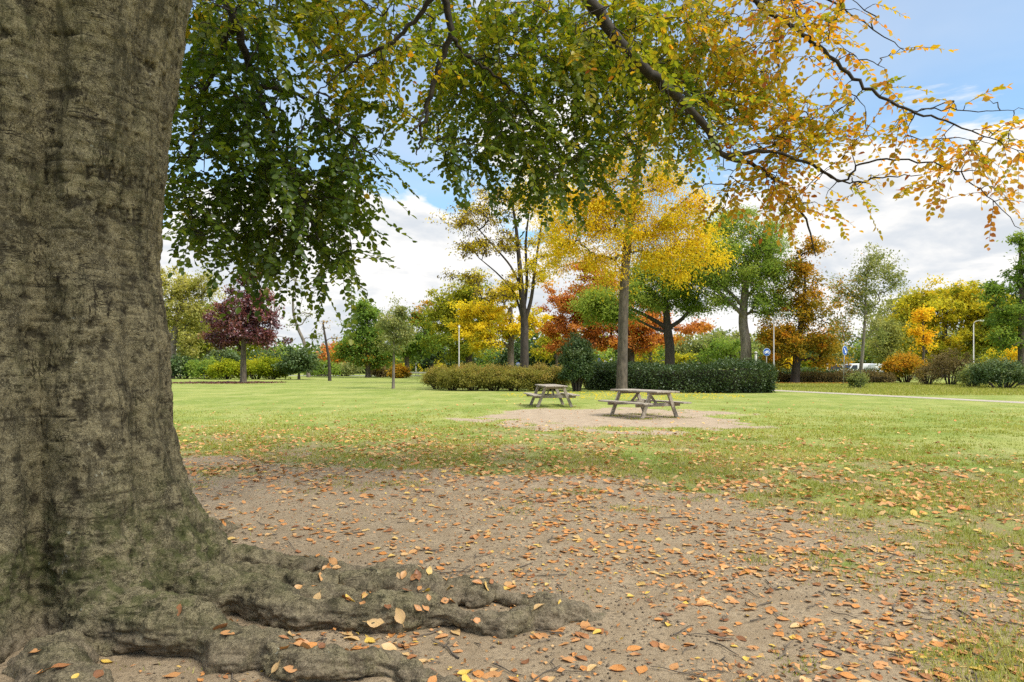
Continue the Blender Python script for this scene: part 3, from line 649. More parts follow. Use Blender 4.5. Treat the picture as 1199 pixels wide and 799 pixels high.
    # sprays: (px, py, rx, ry, near, far, number, tint)
    regs = [
        (262, 110, 62, 85, 6.0, 7.6, 120, .12), (335, 190, 85, 85, 6.2, 7.8, 170, .12), (295, 265, 92, 52, 6.4, 7.8, 110, .16), (378, 268, 40, 75, 6.6, 7.6, 70, .15),
        (385, 335, 32, 28, 6.6, 7.4, 22, .2), (226, 200, 32, 95, 6.2, 7.4, 70, .2), (428, 150, 34, 55, 6.8, 7.8, 34, .30), (425, 205, 28, 26, 6.8, 7.6, 16, .28),
        (300, 25, 95, 45, 5.8, 7.4, 95, .34), (420, 55, 70, 55, 6.2, 7.6, 80, .36), (225, 275, 30, 25, 6.4, 7.4, 16, .3), (300, 315, 60, 22, 6.6, 7.6, 22, .24),
        (560, 50, 80, 62, 7.1, 8.8, 120, .25), (570, 150, 62, 58, 7.2, 8.8, 95, .20), (535, 200, 30, 22, 7.0, 7.8, 14, .2), (640, 110, 80, 90, 7.5, 9.4, 190, .22),
        (625, 205, 70, 38, 7.4, 8.8, 70, .20), (700, 45, 80, 58, 7.5, 9.6, 125, .33), (735, 130, 80, 62, 7.7, 9.6, 140, .26), (800, 70, 60, 70, 7.9, 9.8, 100, .40),
        (720, 60, 60, 40, 6.2, 6.9, 24, .36), (800, 135, 40, 30, 6.7, 7.4, 16, .42), (805, 160, 60, 45, 7.8, 9.2, 70, .42), (700, 215, 60, 25, 7.8, 9.0, 30, .38), (560, 110, 60, 80, 8.0, 10., 70, .3),
        (865, 35, 70, 50, 7.6, 9.6, 80, .56), (935, 28, 60, 36, 7.8, 9.6, 46, .62), (860, 105, 55, 50, 8.0, 9.6, 70, .50), (905, 150, 55, 48, 8.2, 9.6, 60, .60),
        (950, 190, 50, 36, 8.2, 9.4, 46, .68), (885, 215, 60, 42, 8.4, 9.6, 56, .70), (930, 242, 44, 36, 8.6, 9.6, 30, .74), (850, 232, 35, 34, 8.6, 9.6, 14, .66),
        (990, 140, 28, 26, 8.0, 9.0, 9, .62), (1000, 50, 36, 46, 8.0, 9.6, 14, .70), (1060, 90, 40, 30, 8.0, 9, 4, .72), (965, 95, 26, 30, 8, 9, 9, .62),
        (1000, 170, 30, 22, 8.2, 9.0, 9, .66), (1005, 240, 25, 16, 8.4, 9.2, 8, .72), (1040, 140, 18, 14, 8.0, 8.6, 4, .64), (1060, 168, 16, 22, 8.0, 8.6, 7, .7),
        (1105, 190, 25, 12, 8.0, 8.4, 8, .74), (1150, 190, 30, 16, 7.8, 8.4, 12, .74), (1185, 205, 18, 25, 7.6, 8.2, 9, .76), (1088, 232, 14, 18, 8.0, 8.4, 7, .74),
        (1135, 215, 16, 14, 7.8, 8.3, 7, .74), (1165, 250, 14, 16, 7.8, 8.2, 6, .76), (1150, 140, 40, 14, 7.8, 8.2, 5, .7), (1190, 165, 14, 16, 7.6, 8.0, 3, .7)]
    T = []; tint = []
    for (px, py, rx, ry, d0, d1, n, t) in regs:
        t = t if t < .5 else .5 + (t - .5) * .78
        t += .07 * (py < 125) * (px > 400)
        n = int(n * 1.10); u = rng.uniform(0, 2 * pi, n); r = np.sqrt(rng.uniform(0, 1, n)); D = rng.uniform(d0, d1, n)
        gap = np.sin((px + rx * r * np.cos(u)) * .055) * np.sin((py + ry * r * np.sin(u)) * .06 + 1)
        for k in range(n):
            if gap[k] > .55: continue
            T.append(at(px + rx * r[k] * cos(u[k]), py + ry * r[k] * sin(u[k]) - 24, D[k]) - o); tint.append(t + rng.normal(0, .07))
    nvis = len(T)
    while len(T) < nvis + 560:                                       # rest of the crown, unseen overhead; a cluster added to shade the trunk
        p = np.array([rng.uniform(-11, 9), rng.uniform(-6, 15), rng.uniform(5.0, 13.5)]) if len(T) % 5 else np.array([rng.normal(.6, 1.6), rng.normal(1.2, 1.6), rng.uniform(5.2, 8.5)])
        if ((p[0] + 1.5) / 9) ** 2 + ((p[1] - 4) / 9.5) ** 2 + ((p[2] - 7.5) / 6.2) ** 2 > 1: continue
        if p[1] > 0 and p[2] < EYE + .60 * p[1] + .9: continue
        if np.hypot(p[0], p[1]) < 2.5 and p[2] < 4.5: continue
        T.append(p - o); tint.append(.25 + .05 * p[0] + rng.normal(0, .06))
    T = np.array(T); tint = np.array(tint)
    # connect the sprays to the boughs
    nodes = np.concatenate([q[3:, :3] for q in fine] + [np.array([[0, 0, z_] for z_ in np.arange(5, 8.4, .3)])])
    cap = nodes.shape[0]; P = np.zeros((cap + 4 * len(T), 3)); P[:cap] = nodes; cnt = cap; tw = Tubes()
    dmin = np.array([np.min(np.linalg.norm(nodes - t, axis=1)) for t in T]); ends = {}
    for k in np.argsort(dmin):
        t = T[k]; dv = t - P[:cnt]; dist = np.linalg.norm(dv, axis=1); a = int(np.argmin(dist + np.where(dv[:, 2] > 0, dv[:, 2] * .35, 0))); p = P[a]; L = dist[a]
        s = np.linspace(0, 1, 5)[:, None]; q = p + (t - p) * s + np.array([0, 0, 1.]) * L * .22 * s * (1 - s); q[1:-1] += rng.normal(0, .035 * L, (3, 3))
        r0 = (.006 + .007 * min(L, 2.0)) * (1 if k < nvis else 1.6); tw.add(q, np.linspace(r0, .0035, 5), 4); P[cnt:cnt + 4] = q[1:]; cnt += 4
        ends[k] = unit(q[-1] - q[-2])
    Vs, Fs, Ts = [], [], []; nb = 0; six_per = 6
    for k in range(len(T)):
        vis = k < nvis; d = ends.get(k, np.array([1., 0, 0])); d = unit(d * .8 + rng.normal(0, .55, 3) * np.array([1, 1, .5]) + np.array([0, 0, -.22]))
        nl = rng.integers(17, 28) if vis else 9; ls = rng.uniform(.36, .66) * (1 if vis else 1.6); sc = 1 if vis else 2.0
        if vis and tint[k] > .6: nl = rng.integers(9, 16)
        s = np.linspace(.02, 1, nl); st = T[k] + np.outer(s, d) * ls + np.outer(s * s, (0, 0, -1)) * ls * .22
        tw.add(st[:: max(1, nl // 4)], np.linspace(.0035, .0015, len(st[:: max(1, nl // 4)])), 3)
        side = unit(np.cross(d, np.array([0, 0, 1.]))); up = np.cross(side, d)
        sg = np.where(np.arange(nl) % 2, 1, -1)[:, None]
        ld_ = unit(d * .55 + sg * side * .9 + rng.normal(0, .28, (nl, 3)) + np.array([0, 0, -.25])); ld_[-1] = d
        nn = unit(up + rng.normal(0, .42, (nl, 3))); L = rng.uniform(.046, .086, nl) * sc * (1.12 if tint[k] > .55 else 1)
        V_, F_, kk = leaf_geo(st, ld_, nn, L, L * rng.uniform(.62, .78, nl), .12, rng.normal(-.05, .12, nl), True)
        Vs.append(V_); Fs.append(F_ + nb); nb += len(V_); tt = tint[k] + rng.normal(0, .075, nl) + (rng.random(nl) < .04) * (.12 if tint[k] < .3 else .25); Ts.append(np.repeat(np.clip(tt, 0, 1), kk))
    tw.build('twigs', M['bark_limb'], root)
    mesh_np('crown', np.concatenate(Vs), np.concatenate(Fs), M['beech'], root, np.concatenate(Ts))
    return root
beech()

# ------------------------------------------------------------------ far wood closing the view
def far_woods():
    rng = np.random.default_rng(900); T = []; rel = []
    for k in range(280):
        x = rng.uniform(-120, 140); D = rng.uniform(120, 150); h = rng.uniform(3.5, 7.5) * (1.3 if x > 0 else .85); w = rng.uniform(3, 6)
        v = unit(rng.normal(0, 1, (34, 3))); r = rng.uniform(.5, 1, 34)[:, None]
        p = np.array([x, D, h * .5]) + v * r * np.array([w, w, h * .52]); T.append(p); rel.append(v[:, 2])
    T = np.concatenate(T); rel = np.concatenate(rel); T[:, 2] = np.maximum(T[:, 2], .2)
    V, F, t = foliage(T, rel, rng, 16, 1.3, .75, .5, .15, .22)
    o = mesh_np('far_woods', V, F, None, None, t, mats=[M['deepgreen'], M['green'], M['greygreen'], M['yellowgreen']], midx=np.repeat(rng.choice(4, 280, p=[.3, .3, .25, .15]), 34 * 16)); tag(o, 'distant dark wood closing the view behind the park', 'woods', None, 'stuff')
far_woods()

# ------------------------------------------------------------------ trees, far to near
tree('tree', 'small far orange tree between the thin bare trunk and the dark green round tree', 112, 388, [(388, 440, 1.5), (388, 425, 1.2), (388, 412, .8)],
     [(388, 412, 16, 14, 16), (398, 420, 12, 10, 8)], 'orange', .5, 50, 1.0, seed=1)
tree('tree', 'yellow-green tree behind the maroon tree, to its left', 98, 244, [(244, 440, 3), (244, 415, 2.6), (243, 390, 2)],
     [(246, 385, 30, 26, 30), (232, 400, 22, 18, 18), (262, 372, 22, 24, 18), (300, 400, 22, 20, 14)], 'yellowgreen', .42, 60, 1.0, bias=.28, seed=2)
tree('tree', 'grey-green rounded tree far behind the dark hedge', 100, 822, [(822, 440, 3), (822, 425, 2.5), (822, 410, 2)],
     [(815, 410, 28, 18, 26), (842, 405, 28, 18, 26), (795, 418, 16, 12, 10)], 'greygreen', .42, 60, 1.0, seed=3)
tree('tree', 'yellow-leaved small tree behind the conical evergreen', 92, 652, [(652, 440, 2), (652, 420, 1.6), (652, 405, 1.2)],
     [(650, 400, 20, 16, 18), (638, 412, 14, 10, 10), (664, 410, 14, 14, 10)], 'yellowgreen', .36, 60, .8, bias=.55, seed=4)
tree('tree', 'dark evergreen tree filling the gap between the two trunks', 96, 640, [(640, 440, 3), (640, 425, 2.5), (640, 412, 2)],
     [(632, 415, 26, 14, 26), (655, 420, 22, 14, 16), (600, 420, 22, 12, 16)], 'deepgreen', .45, 60, 1.0, bias=.3, seed=5)
tree('tree', 'dark green tree behind the white lamp pole', 100, 505, [(505, 440, 3), (505, 425, 2.5), (505, 412, 2)],
     [(495, 415, 24, 16, 24), (520, 410, 26, 18, 24), (545, 418, 20, 12, 14)], 'deepgreen', .45, 60, 1.0, bias=.35, seed=6)
tree('tree', 'pale yellowish tree behind the dark hedge beside the forked green tree', 90, 762, [(762, 438, 2), (762, 420, 1.6), (762, 405, 1.2)],
     [(760, 412, 18, 16, 16), (800, 420, 14, 12, 9)], 'yellowgreen', .36, 55, .8, bias=.6, seed=7)
tree('tree', 'dark-limbed low tree seen under the green crown, behind the hedge', 84, 858, [(858, 440, 3.2), (858, 425, 2.8), (856, 415, 2)],
     [(838, 414, 24, 12, 18), (850, 404, 24, 10, 16), (870, 412, 14, 10, 8)], 'green', .32, 40, .8, bark='bark_dark', bias=.5, seed=8,
     stems=[[(857, 420, 2), (848, 412, 1.6), (836, 409, 1.0)], [(857, 420, 1.8), (866, 413, 1.4), (876, 412, .8)]])
tree('tree', 'pale green willow-like tree partly hidden by the beech trunk', 78, 200, [(200, 442, 4.6), (201, 410, 4.2), (206, 380, 3.4), (212, 350, 2.4), (216, 325, 1.2)],
     [(212, 340, 30, 34, 40), (232, 365, 24, 24, 26), (195, 370, 24, 28, 26), (225, 398, 22, 16, 18), (180, 340, 24, 40, 22), (240, 335, 14, 18, 10)], 'pale', .27, 75, .8, bark='bark_grey', bias=.68, seed=9)
tree('tree', 'thin leaning birch with few leaves right of the maroon tree', 86, 361, [(361, 440, 2.2), (357, 405, 2), (349, 385, 1.7), (343, 365, 1.4), (344, 340, 1), (350, 318, .5)],
     [(345, 335, 16, 22, 12), (355, 365, 18, 16, 10), (340, 375, 14, 14, 8), (368, 392, 12, 10, 6)], 'greygreen', .26, 14, .7, bark='bark_grey', bare=.45, tip=.022, seed=10)
tree('tree', 'almost leafless thin dark trunk standing on the lawn left of the round green tree', 66, 386, [(386, 446, 1.9), (385, 420, 1.6), (382, 400, 1.4), (378, 378, .9)],
     [(382, 382, 12, 8, 5), (393, 398, 8, 8, 4), (378, 374, 6, 6, 3)], 'rust', .2, 5, .4, bark='bark_dark', tip=.02, seed=11)
tree('tree', 'dense round dark green tree with a few rusty lower leaves', 84, 431, [(431, 444, 3.2), (431, 425, 2.8), (430, 390, 2), (429, 360, 1.2)],
     [(428, 388, 27, 26, 46), (412, 407, 21, 17, 26), (447, 406, 22, 18, 26), (430, 364, 16, 18, 18), (438, 424, 22, 9, 12), (404, 415, 12, 10, 8)], 'green', .3, 85, .75, bias=.45, seed=12,
     mats2=('rust', lambda c, r: np.clip((60 - (c[:, 2] * 1.0)) / 60 * .25, 0, .3)))
tree('tree', 'mixed green tree with bronze top behind the slender young tree', 92, 478, [(476, 442, 3), (476, 420, 2.6), (480, 395, 2), (485, 370, 1.2)],
     [(484, 395, 26, 24, 36), (496, 374, 18, 18, 20), (470, 408, 20, 14, 18), (466, 378, 16, 18, 14), (505, 400, 18, 20, 16)], 'green', .32, 75, .8, bias=.55, seed=13,
     mats2=('rust', lambda c, r: np.clip((c[:, 2] - 55) / 30 * .7, 0, .7)))
tree('tree', 'broad green tree turning yellow, with several dark stems behind the white lamp pole', 78, 550, [(550, 442, 3.8), (549, 418, 3.6), (548, 390, 3), (546, 355, 1.6)],
     [(548, 380, 36, 30, 56), (526, 348, 22, 18, 24), (552, 342, 26, 20, 28), (524, 388, 26, 22, 30), (572, 372, 22, 26, 24), (515, 372, 16, 14, 12), (545, 410, 36, 10, 18)], 'yellowgreen', .3, 75, .75, bark='bark_dark', bias=.40, top=.08, seed=14,
     stems=[[(549, 420, 2.4), (556, 405, 2), (564, 385, 1.2)], [(549, 425, 2.4), (540, 405, 2), (532, 380, 1.2)]])
tree('tree', 'bright golden tree in front of the broad green one, lower than its neighbours', 68, 598, [(598, 446, 4.2), (598, 412, 3.8), (599, 385, 3), (598, 360, 1.8)],
     [(575, 362, 34, 14, 34), (556, 385, 26, 11, 22), (596, 386, 30, 12, 26), (590, 342, 24, 12, 20), (620, 372, 20, 14, 16), (570, 402, 26, 9, 14), (548, 366, 14, 9, 10)], 'yellow', .25, 70, .62, bias=.32, flat=.45, seed=15)
tree('tree', 'orange-red tree behind the tall straight trunk', 74, 738, [(738, 442, 5), (738, 418, 4.8), (735, 398, 4), (728, 375, 2.4)],
     [(668, 352, 28, 26, 36), (702, 338, 30, 24, 34), (690, 385, 38, 18, 40), (742, 396, 30, 16, 28), (764, 370, 20, 22, 20), (650, 382, 16, 12, 14), (720, 362, 30, 22, 30), (812, 384, 26, 6, 14), (775, 398, 20, 8, 12), (690, 312, 18, 14, 12), (692, 362, 42, 22, 40), (748, 380, 32, 16, 26), (655, 402, 20, 9, 12), (715, 402, 30, 9, 18)],
     'orange', .27, 95, .75, bark='bark_dark', bias=.5, flat=.5, seed=16, stems=[[(736, 402, 3), (755, 390, 2.2), (772, 385, 1.4), (800, 386, .8)], [(736, 402, 3), (715, 380, 2), (690, 365, 1.2)]])
tree('tree', 'tall open tree with several upright dark stems and thin golden leaves', 54, 614, [(614, 446, 5.2), (614, 405, 4.8), (614, 378, 4.4), (611, 345, 3.4), (608, 305, 2.6), (604, 265, 1.8), (599, 235, .9)],
     [(560, 250, 36, 16, 26), (556, 290, 30, 14, 20), (592, 232, 36, 20, 28), (642, 238, 40, 24, 38), (655, 280, 30, 26, 28), (556, 326, 26, 9, 12), (590, 285, 26, 26, 20), (630, 318, 24, 26, 20), (582, 345, 22, 9, 10), (540, 262, 18, 12, 9), (625, 205, 30, 18, 18), (605, 335, 22, 14, 12)],
     'yellow', .20, 58, .68, bark='bark_dark', bias=.30, start=.5, tip=.014, flat=.5, seed=17, top=0, ratio=.45,
     stems=[[(614, 378, 3.4), (622, 350, 2.8), (627, 310, 2.2), (634, 262, 1.5), (638, 225, .8)], [(613, 365, 2.8), (617, 330, 2.4), (616, 280, 1.8), (622, 230, .9)], [(613, 380, 2.2), (603, 345, 1.6), (585, 322, 1.2), (560, 300, .7)],
            [(611, 340, 2), (598, 312, 1.6), (575, 285, 1.2), (555, 262, .6)]],
     mats2=('brown', lambda c, r: np.clip((-c[:, 0]) / 45, 0, .55)))
tree('tree', 'green feathery tree that forks low behind the dark hedge', 60, 784, [(785, 442, 6), (784, 408, 5.6), (782, 388, 5.2), (780, 362, 3.6), (776, 335, 2)],
     [(702, 352, 28, 14, 26), (748, 336, 38, 20, 42), (790, 328, 34, 20, 36), (726, 366, 24, 10, 16), (805, 350, 24, 12, 18), (690, 364, 15, 9, 10), (770, 306, 34, 14, 26), (815, 325, 20, 14, 14), (765, 358, 20, 8, 10), (712, 372, 22, 8, 10), (745, 350, 36, 14, 20), (815, 362, 16, 8, 8), (690, 350, 20, 12, 14), (790, 345, 30, 12, 14)],
     'green', .22, 100, .78, bark='bark_dark', bias=.78, var=.2, start=.5, flat=.7, seed=18, ratio=.4,
     stems=[[(783, 386, 4), (768, 376, 3.2), (745, 364, 2.4), (718, 354, 1.6), (695, 358, .8)], [(783, 384, 3.6), (798, 374, 3), (812, 356, 2.2), (820, 336, 1.2)], [(783, 390, 2.6), (765, 384, 2.2), (742, 372, 1.4)]])
tree('tree', 'large green feathery tree with pale trunk and long low limb at the hedge end', 58, 873, [(875, 442, 6.8), (873, 405, 6), (871, 375, 5.2), (872, 335, 4), (872, 300, 2.2)],
     [(828, 298, 38, 20, 42), (868, 286, 40, 24, 48), (902, 315, 26, 26, 32), (850, 328, 38, 14, 30), (800, 314, 22, 14, 16), (892, 350, 22, 12, 16), (842, 268, 26, 11, 18), (785, 326, 14, 9, 8), (915, 345, 14, 16, 12), (840, 352, 30, 9, 14), (905, 366, 16, 8, 9), (830, 322, 40, 16, 26), (880, 320, 36, 22, 30), (860, 262, 36, 14, 22), (900, 285, 26, 18, 22)],
     'green', .22, 100, .78, bark='bark_grey', bias=.80, var=.2, start=.5, flat=.7, seed=19, ratio=.4,
     stems=[[(872, 372, 4), (856, 356, 3.2), (832, 336, 2.6), (805, 326, 1.8), (780, 325, .8)], [(871, 360, 3.2), (852, 340, 2.6), (825, 320, 1.8), (802, 312, .8)], [(872, 350, 3), (888, 334, 2.2), (905, 316, 1.2)]])
tree('tree', 'orange and olive tree with short stout trunk by the low brown hedge', 57, 931, [(931, 447, 5), (932, 428, 4.6), (935, 402, 3.8), (940, 365, 2.6), (942, 330, 1.4)],
     [(928, 402, 34, 20, 42), (944, 362, 32, 28, 46), (940, 318, 24, 24, 28), (964, 402, 22, 20, 24), (905, 394, 20, 22, 22), (950, 290, 16, 14, 10), (970, 425, 22, 7, 8), (905, 420, 18, 7, 8)],
     'rust', .2, 80, .62, bark='bark_dark', bias=.40, seed=20, top=.26, var=.24)
tree('tree', 'pale weeping tree left of the broad yellow-green trees', 74, 1040, [(1040, 442, 1.8), (1040, 415, 1.4), (1041, 390, 1)],
     [(1040, 395, 20, 18, 24), (1046, 380, 16, 14, 14), (1034, 412, 18, 12, 14)], 'pale', .24, 70, .65, bias=.3, seed=21, droop=.5)
tree('tree', 'broad yellow-green tree behind the right-hand lamp post', 86, 1104, [(1104, 440, 4), (1104, 415, 3.6), (1106, 385, 2.6), (1108, 355, 1.4)],
     [(1088, 372, 38, 32, 60), (1128, 360, 42, 26, 60), (1080, 350, 26, 14, 18), (1145, 390, 34, 28, 42), (1105, 408, 40, 16, 34), (1060, 396, 22, 22, 22), (1115, 342, 22, 10, 12), (1150, 352, 26, 20, 26), (1065, 372, 20, 16, 16), (1170, 372, 24, 22, 22)], 'yellowgreen', .33, 80, .85, bias=.62, seed=22)
tree('tree', 'olive green tree overlapping the broad yellow-green one at its right', 82, 1176, [(1176, 442, 4), (1176, 415, 3.4), (1177, 380, 2.4), (1178, 350, 1.2)],
     [(1178, 375, 32, 30, 50), (1160, 400, 26, 20, 26), (1205, 380, 30, 34, 30), (1185, 410, 26, 14, 18)], 'yellowgreen', .33, 75, .85, bias=.45, seed=23)
tree('tree', 'soft pale green tree behind the slender loose tree by the path', 96, 1052, [(1052, 440, 3), (1052, 415, 2.6), (1053, 385, 1.8), (1054, 362, 1)],
     [(1050, 372, 26, 20, 34), (1064, 358, 20, 14, 18), (1036, 392, 20, 20, 22), (1056, 400, 26, 16, 22)], 'greygreen', .38, 70, .9, bias=.75, seed=60)
tree('tree', 'pale yellowish tree between the maroon tree and the beech trunk, far back', 104, 222, [(222, 440, 3), (222, 415, 2.6), (223, 385, 1.8)],
     [(222, 378, 24, 24, 34), (240, 402, 20, 16, 20), (205, 396, 18, 20, 18)], 'pale', .4, 70, .9, bias=.55, seed=61)
tree('tree', 'slim little tree with bright orange leaves in front of the yellow-green trees', 64, 1081, [(1082, 443, 1.5), (1081, 410, 1.3), (1080, 385, 1), (1080, 362, .5)],
     [(1080, 372, 9, 14, 14), (1084, 396, 11, 12, 14), (1072, 386, 8, 8, 8)], 'yellow', .22, 36, .55, bias=.85, seed=24)
tree('tree', 'slender loose grey-green tree standing alone beside the path', 45, 1006, [(1006, 454, 2.2), (1007, 415, 1.8), (1010, 372, 1.4), (1014, 332, .9), (1018, 305, .5)],
     [(1022, 322, 34, 20, 44), (992, 348, 24, 26, 30), (1018, 360, 22, 28, 26), (1044, 326, 18, 18, 18), (985, 384, 18, 20, 18), (1026, 300, 18, 9, 12), (1030, 388, 14, 20, 10)], 'greygreen', .14, 42, .46, bark='bark_grey', bias=.6, tip=.008, seed=25, start=.3,
     mats2=('rust', lambda c, r: np.clip((-c[:, 0]) / 40, 0, .4)))
tree('tree', 'tall green tree cut off by the right edge above the dark bush', 50, 1197, [(1197, 450, 4), (1196, 410, 3.6), (1197, 350, 2.8), (1198, 300, 1.6), (1198, 275, .8)],
     [(1182, 368, 26, 26, 36), (1196, 318, 20, 26, 26), (1170, 338, 16, 10, 10), (1197, 284, 10, 13, 8), (1218, 350, 26, 40, 30), (1178, 395, 24, 14, 18), (1215, 300, 14, 20, 10)], 'green', .19, 70, .5, bias=.45, seed=26, start=.3)
tree('tree', 'maroon-leaved round tree on a straight trunk in a ring of fallen leaves', 58, 285, [(285, 449, 3.6), (286, 418, 3.1), (287, 390, 2.6), (288, 355, 1.6), (291, 326, .8)],
     [(285, 384, 38, 22, 60), (290, 356, 28, 22, 44), (262, 396, 22, 11, 20), (312, 396, 20, 13, 20), (291, 328, 12, 12, 12), (266, 366, 18, 14, 16), (314, 372, 16, 14, 14)], 'maroon', .2, 80, .50, bark='bark', bias=.60, top=.22, seed=27)
tree('tree', 'slender young tree with pale trunk alone on the lawn', 44, 460.5, [(460.5, 455, 1.7), (461, 425, 1.3), (462, 395, .9), (463, 365, .5)],
     [(462, 394, 17, 24, 40), (468, 366, 12, 14, 18), (452, 376, 10, 12, 10), (474, 388, 9, 14, 8)], 'greygreen', .13, 60, .36, bark='bark_grey', bias=.62, tip=.010, seed=28, start=.3)
tree('tree', 'tall straight-trunked tree with drooping golden leaves behind the picnic table', 38.5, 728, [(728, 458, 6.4), (729, 410, 6.0), (730, 345, 5.5), (734, 290, 5), (741, 240, 4.4), (747, 190, 3.6), (751, 140, 2.6), (753, 90, 1.6), (754, 40, .8)],
     [(660, 284, 24, 13, 22), (690, 262, 28, 13, 28), (702, 300, 26, 10, 20), (735, 238, 34, 20, 44), (730, 275, 36, 16, 34), (706, 240, 24, 14, 20), (790, 255, 26, 16, 22), (770, 262, 30, 14, 32), (800, 290, 26, 13, 26), (826, 274, 16, 12, 12), (760, 300, 26, 10, 18), (716, 322, 18, 7, 10),
      (680, 226, 26, 16, 26), (720, 195, 30, 18, 30), (775, 205, 34, 20, 36), (812, 236, 22, 14, 18), (745, 150, 44, 30, 34), (752, 85, 36, 36, 28), (652, 256, 16, 9, 8), (790, 318, 16, 6, 7), (650, 306, 14, 7, 6), (838, 300, 12, 7, 5)],
     'yellow', .15, 88, .82, bark='bark', bias=.52, var=.22, start=.42, tip=.009, droop=.35, seed=29, ratio=.36, top=0, maxr=.10)

# ------------------------------------------------------------------ shrubs
shrub('shrub', 'dark shrub at the lawn edge beside the beech trunk', 214, 444, 77, 22, 418, 'deepgreen', 60, 60, .3, .5, seed=1)
shrub('shrub', 'mid green shrub left of the bright lime bushes', 240, 444, 76, 20, 421, 'green', 60, 60, .28, .5, .55, seed=2)
shrub('shrub', 'dark green bush rising behind the lime bushes, left of the maroon trunk', 262, 443, 82, 24, 410, 'deepgreen', 60, 60, .3, .55, .6, seed=3)
shrub('shrub', 'yellowish lime bush left of the maroon tree trunk', 265, 444, 73, 20, 424, 'lime', 60, 60, .26, .45, .6, seed=4)
shrub('shrub', 'lime green bush just right of the maroon tree trunk', 300, 444, 74, 18, 422, 'lime', 60, 60, .26, .45, .75, seed=5)
shrub('shrub', 'bright fresh green bush between the maroon trunk and the small round tree', 318, 444, 73, 16, 420, 'lime', 60, 60, .26, .45, .4, seed=6)
shrub('shrub', 'dark bush behind the lime bushes, right of the maroon trunk', 322, 442, 84, 18, 412, 'deepgreen', 50, 60, .3, .55, .55, seed=7)
tree('tree', 'small round dark green tree on a short trunk right of the lime bushes', 72, 350, [(350, 444, 1.5), (350, 436, 1.3), (350, 420, 1)], [(350, 420, 19, 15, 50), (344, 428, 14, 8, 14), (358, 428, 12, 8, 12)], 'deepgreen', .24, 75, .5, bias=.6, seed=40)
for i, (px, D, rx, top, m, lab) in enumerate((
        (378, 92, 20, 424, 'green', 'low green bush behind the thin bare trunk'), (403, 95, 18, 426, 'greygreen', 'low grey-green bush left of the round green tree trunk'),
        (448, 88, 14, 430, 'brown', 'low brownish bush right of the round green tree trunk'), (468, 80, 8, 430, 'rust', 'small rusty bush beside the slender young tree'))):
    shrub('shrub', lab, px, 444, D, rx, top, m, 40, 50, .3, .5, seed=10 + i)
G1 = 'low olive shrubs massed behind the picnic tables'
for i, (px, D, rx, top, b) in enumerate(((512, 43, 15, 432, .45), (530, 41, 17, 433, .35), (553, 40.5, 19, 432, .5), (578, 40.5, 18, 433, .4), (602, 40, 18, 434, .45), (626, 40, 18, 433, .4), (648, 41, 15, 434, .45),
                                     (520, 46, 18, 429, .6), (545, 46, 20, 426, .65), (572, 45.5, 20, 427, .7), (600, 45, 20, 428, .65), (628, 45, 20, 425, .6), (655, 45.5, 16, 429, .5), (690, 44, 14, 432, .5))):
    row = 'front row' if i < 7 else 'back row'
    shrub('shrub', f'low feathery olive shrub in the {row} of the bank behind the picnic tables', px, 457, D, rx, top, 'heath', 55, 110, .13, .26, b, seed=30 + i, group=G1, topg=.25, ratio=.35)
shrub('conical_shrub', 'tall dark conical evergreen shrub between the two picnic tables', 676, 459, 39.5, 17, 392, 'deepgreen', 130, 90, .12, .24, .55, seed=50, cat='shrub', topg=.12)
shrub('shrub', 'orange-red bush left of the brown reeds at the right', 1060, 447, 60, 22, 415, 'rust', 80, 70, .2, .4, .36, .26, seed=51, topg=.35)
shrub('shrub', 'bare brownish bush with dry stems below the right-hand lamp post', 1112, 452, 52, 26, 407, 'brown', 70, 50, .16, .4, .5, seed=52)
shrub('shrub', 'pale dry reedy plant between the orange bush and the brown bush', 1086, 452, 52.5, 14, 428, 'brown', 40, 60, .18, .3, .75, seed=53, ratio=.2)
shrub('shrub', 'grey-green bush at the foot of the brown bush, left of the dark bush', 1138, 454, 47.5, 15, 428, 'greygreen', 50, 60, .13, .3, .45, seed=54)
shrub('shrub', 'large dark glossy bush at the right edge by the lawn', 1174, 456, 44.5, 32, 419, 'deepgreen', 120, 90, .13, .32, .6, seed=55, topg=.25)
shrub('shrub', 'yellow bush peeping over the dark bush at the right edge', 1193, 450, 58, 14, 401, 'yellow', 60, 60, .18, .4, .5, seed=56)
shrub('shrub', 'pale lime bush rising behind the dark bush, left of the yellow one', 1165, 450, 60, 16, 411, 'yellowgreen', 50, 60, .2, .4, .4, seed=57)
shrub('shrub', 'small green bush round the foot of the slender tree by the path', 1004, 455, 44.6, 9, 436, 'greygreen', 45, 60, .11, .22, .35, seed=58)
shrub('shrub', 'bright lime bush behind the low hedge right of the stout trunk', 952, 443, 78, 13, 419, 'lime', 45, 60, .25, .45, .45, seed=59)
shrub('shrub', 'yellow bush behind the low hedge left of the stout trunk', 925, 443, 80, 7, 420, 'yellow', 30, 50, .25, .4, .3, seed=60)
shrub('shrub', 'dark shrub behind the white post at the hedge end', 893, 444, 76, 12, 418, 'deepgreen', 45, 60, .26, .45, .4, seed=61)

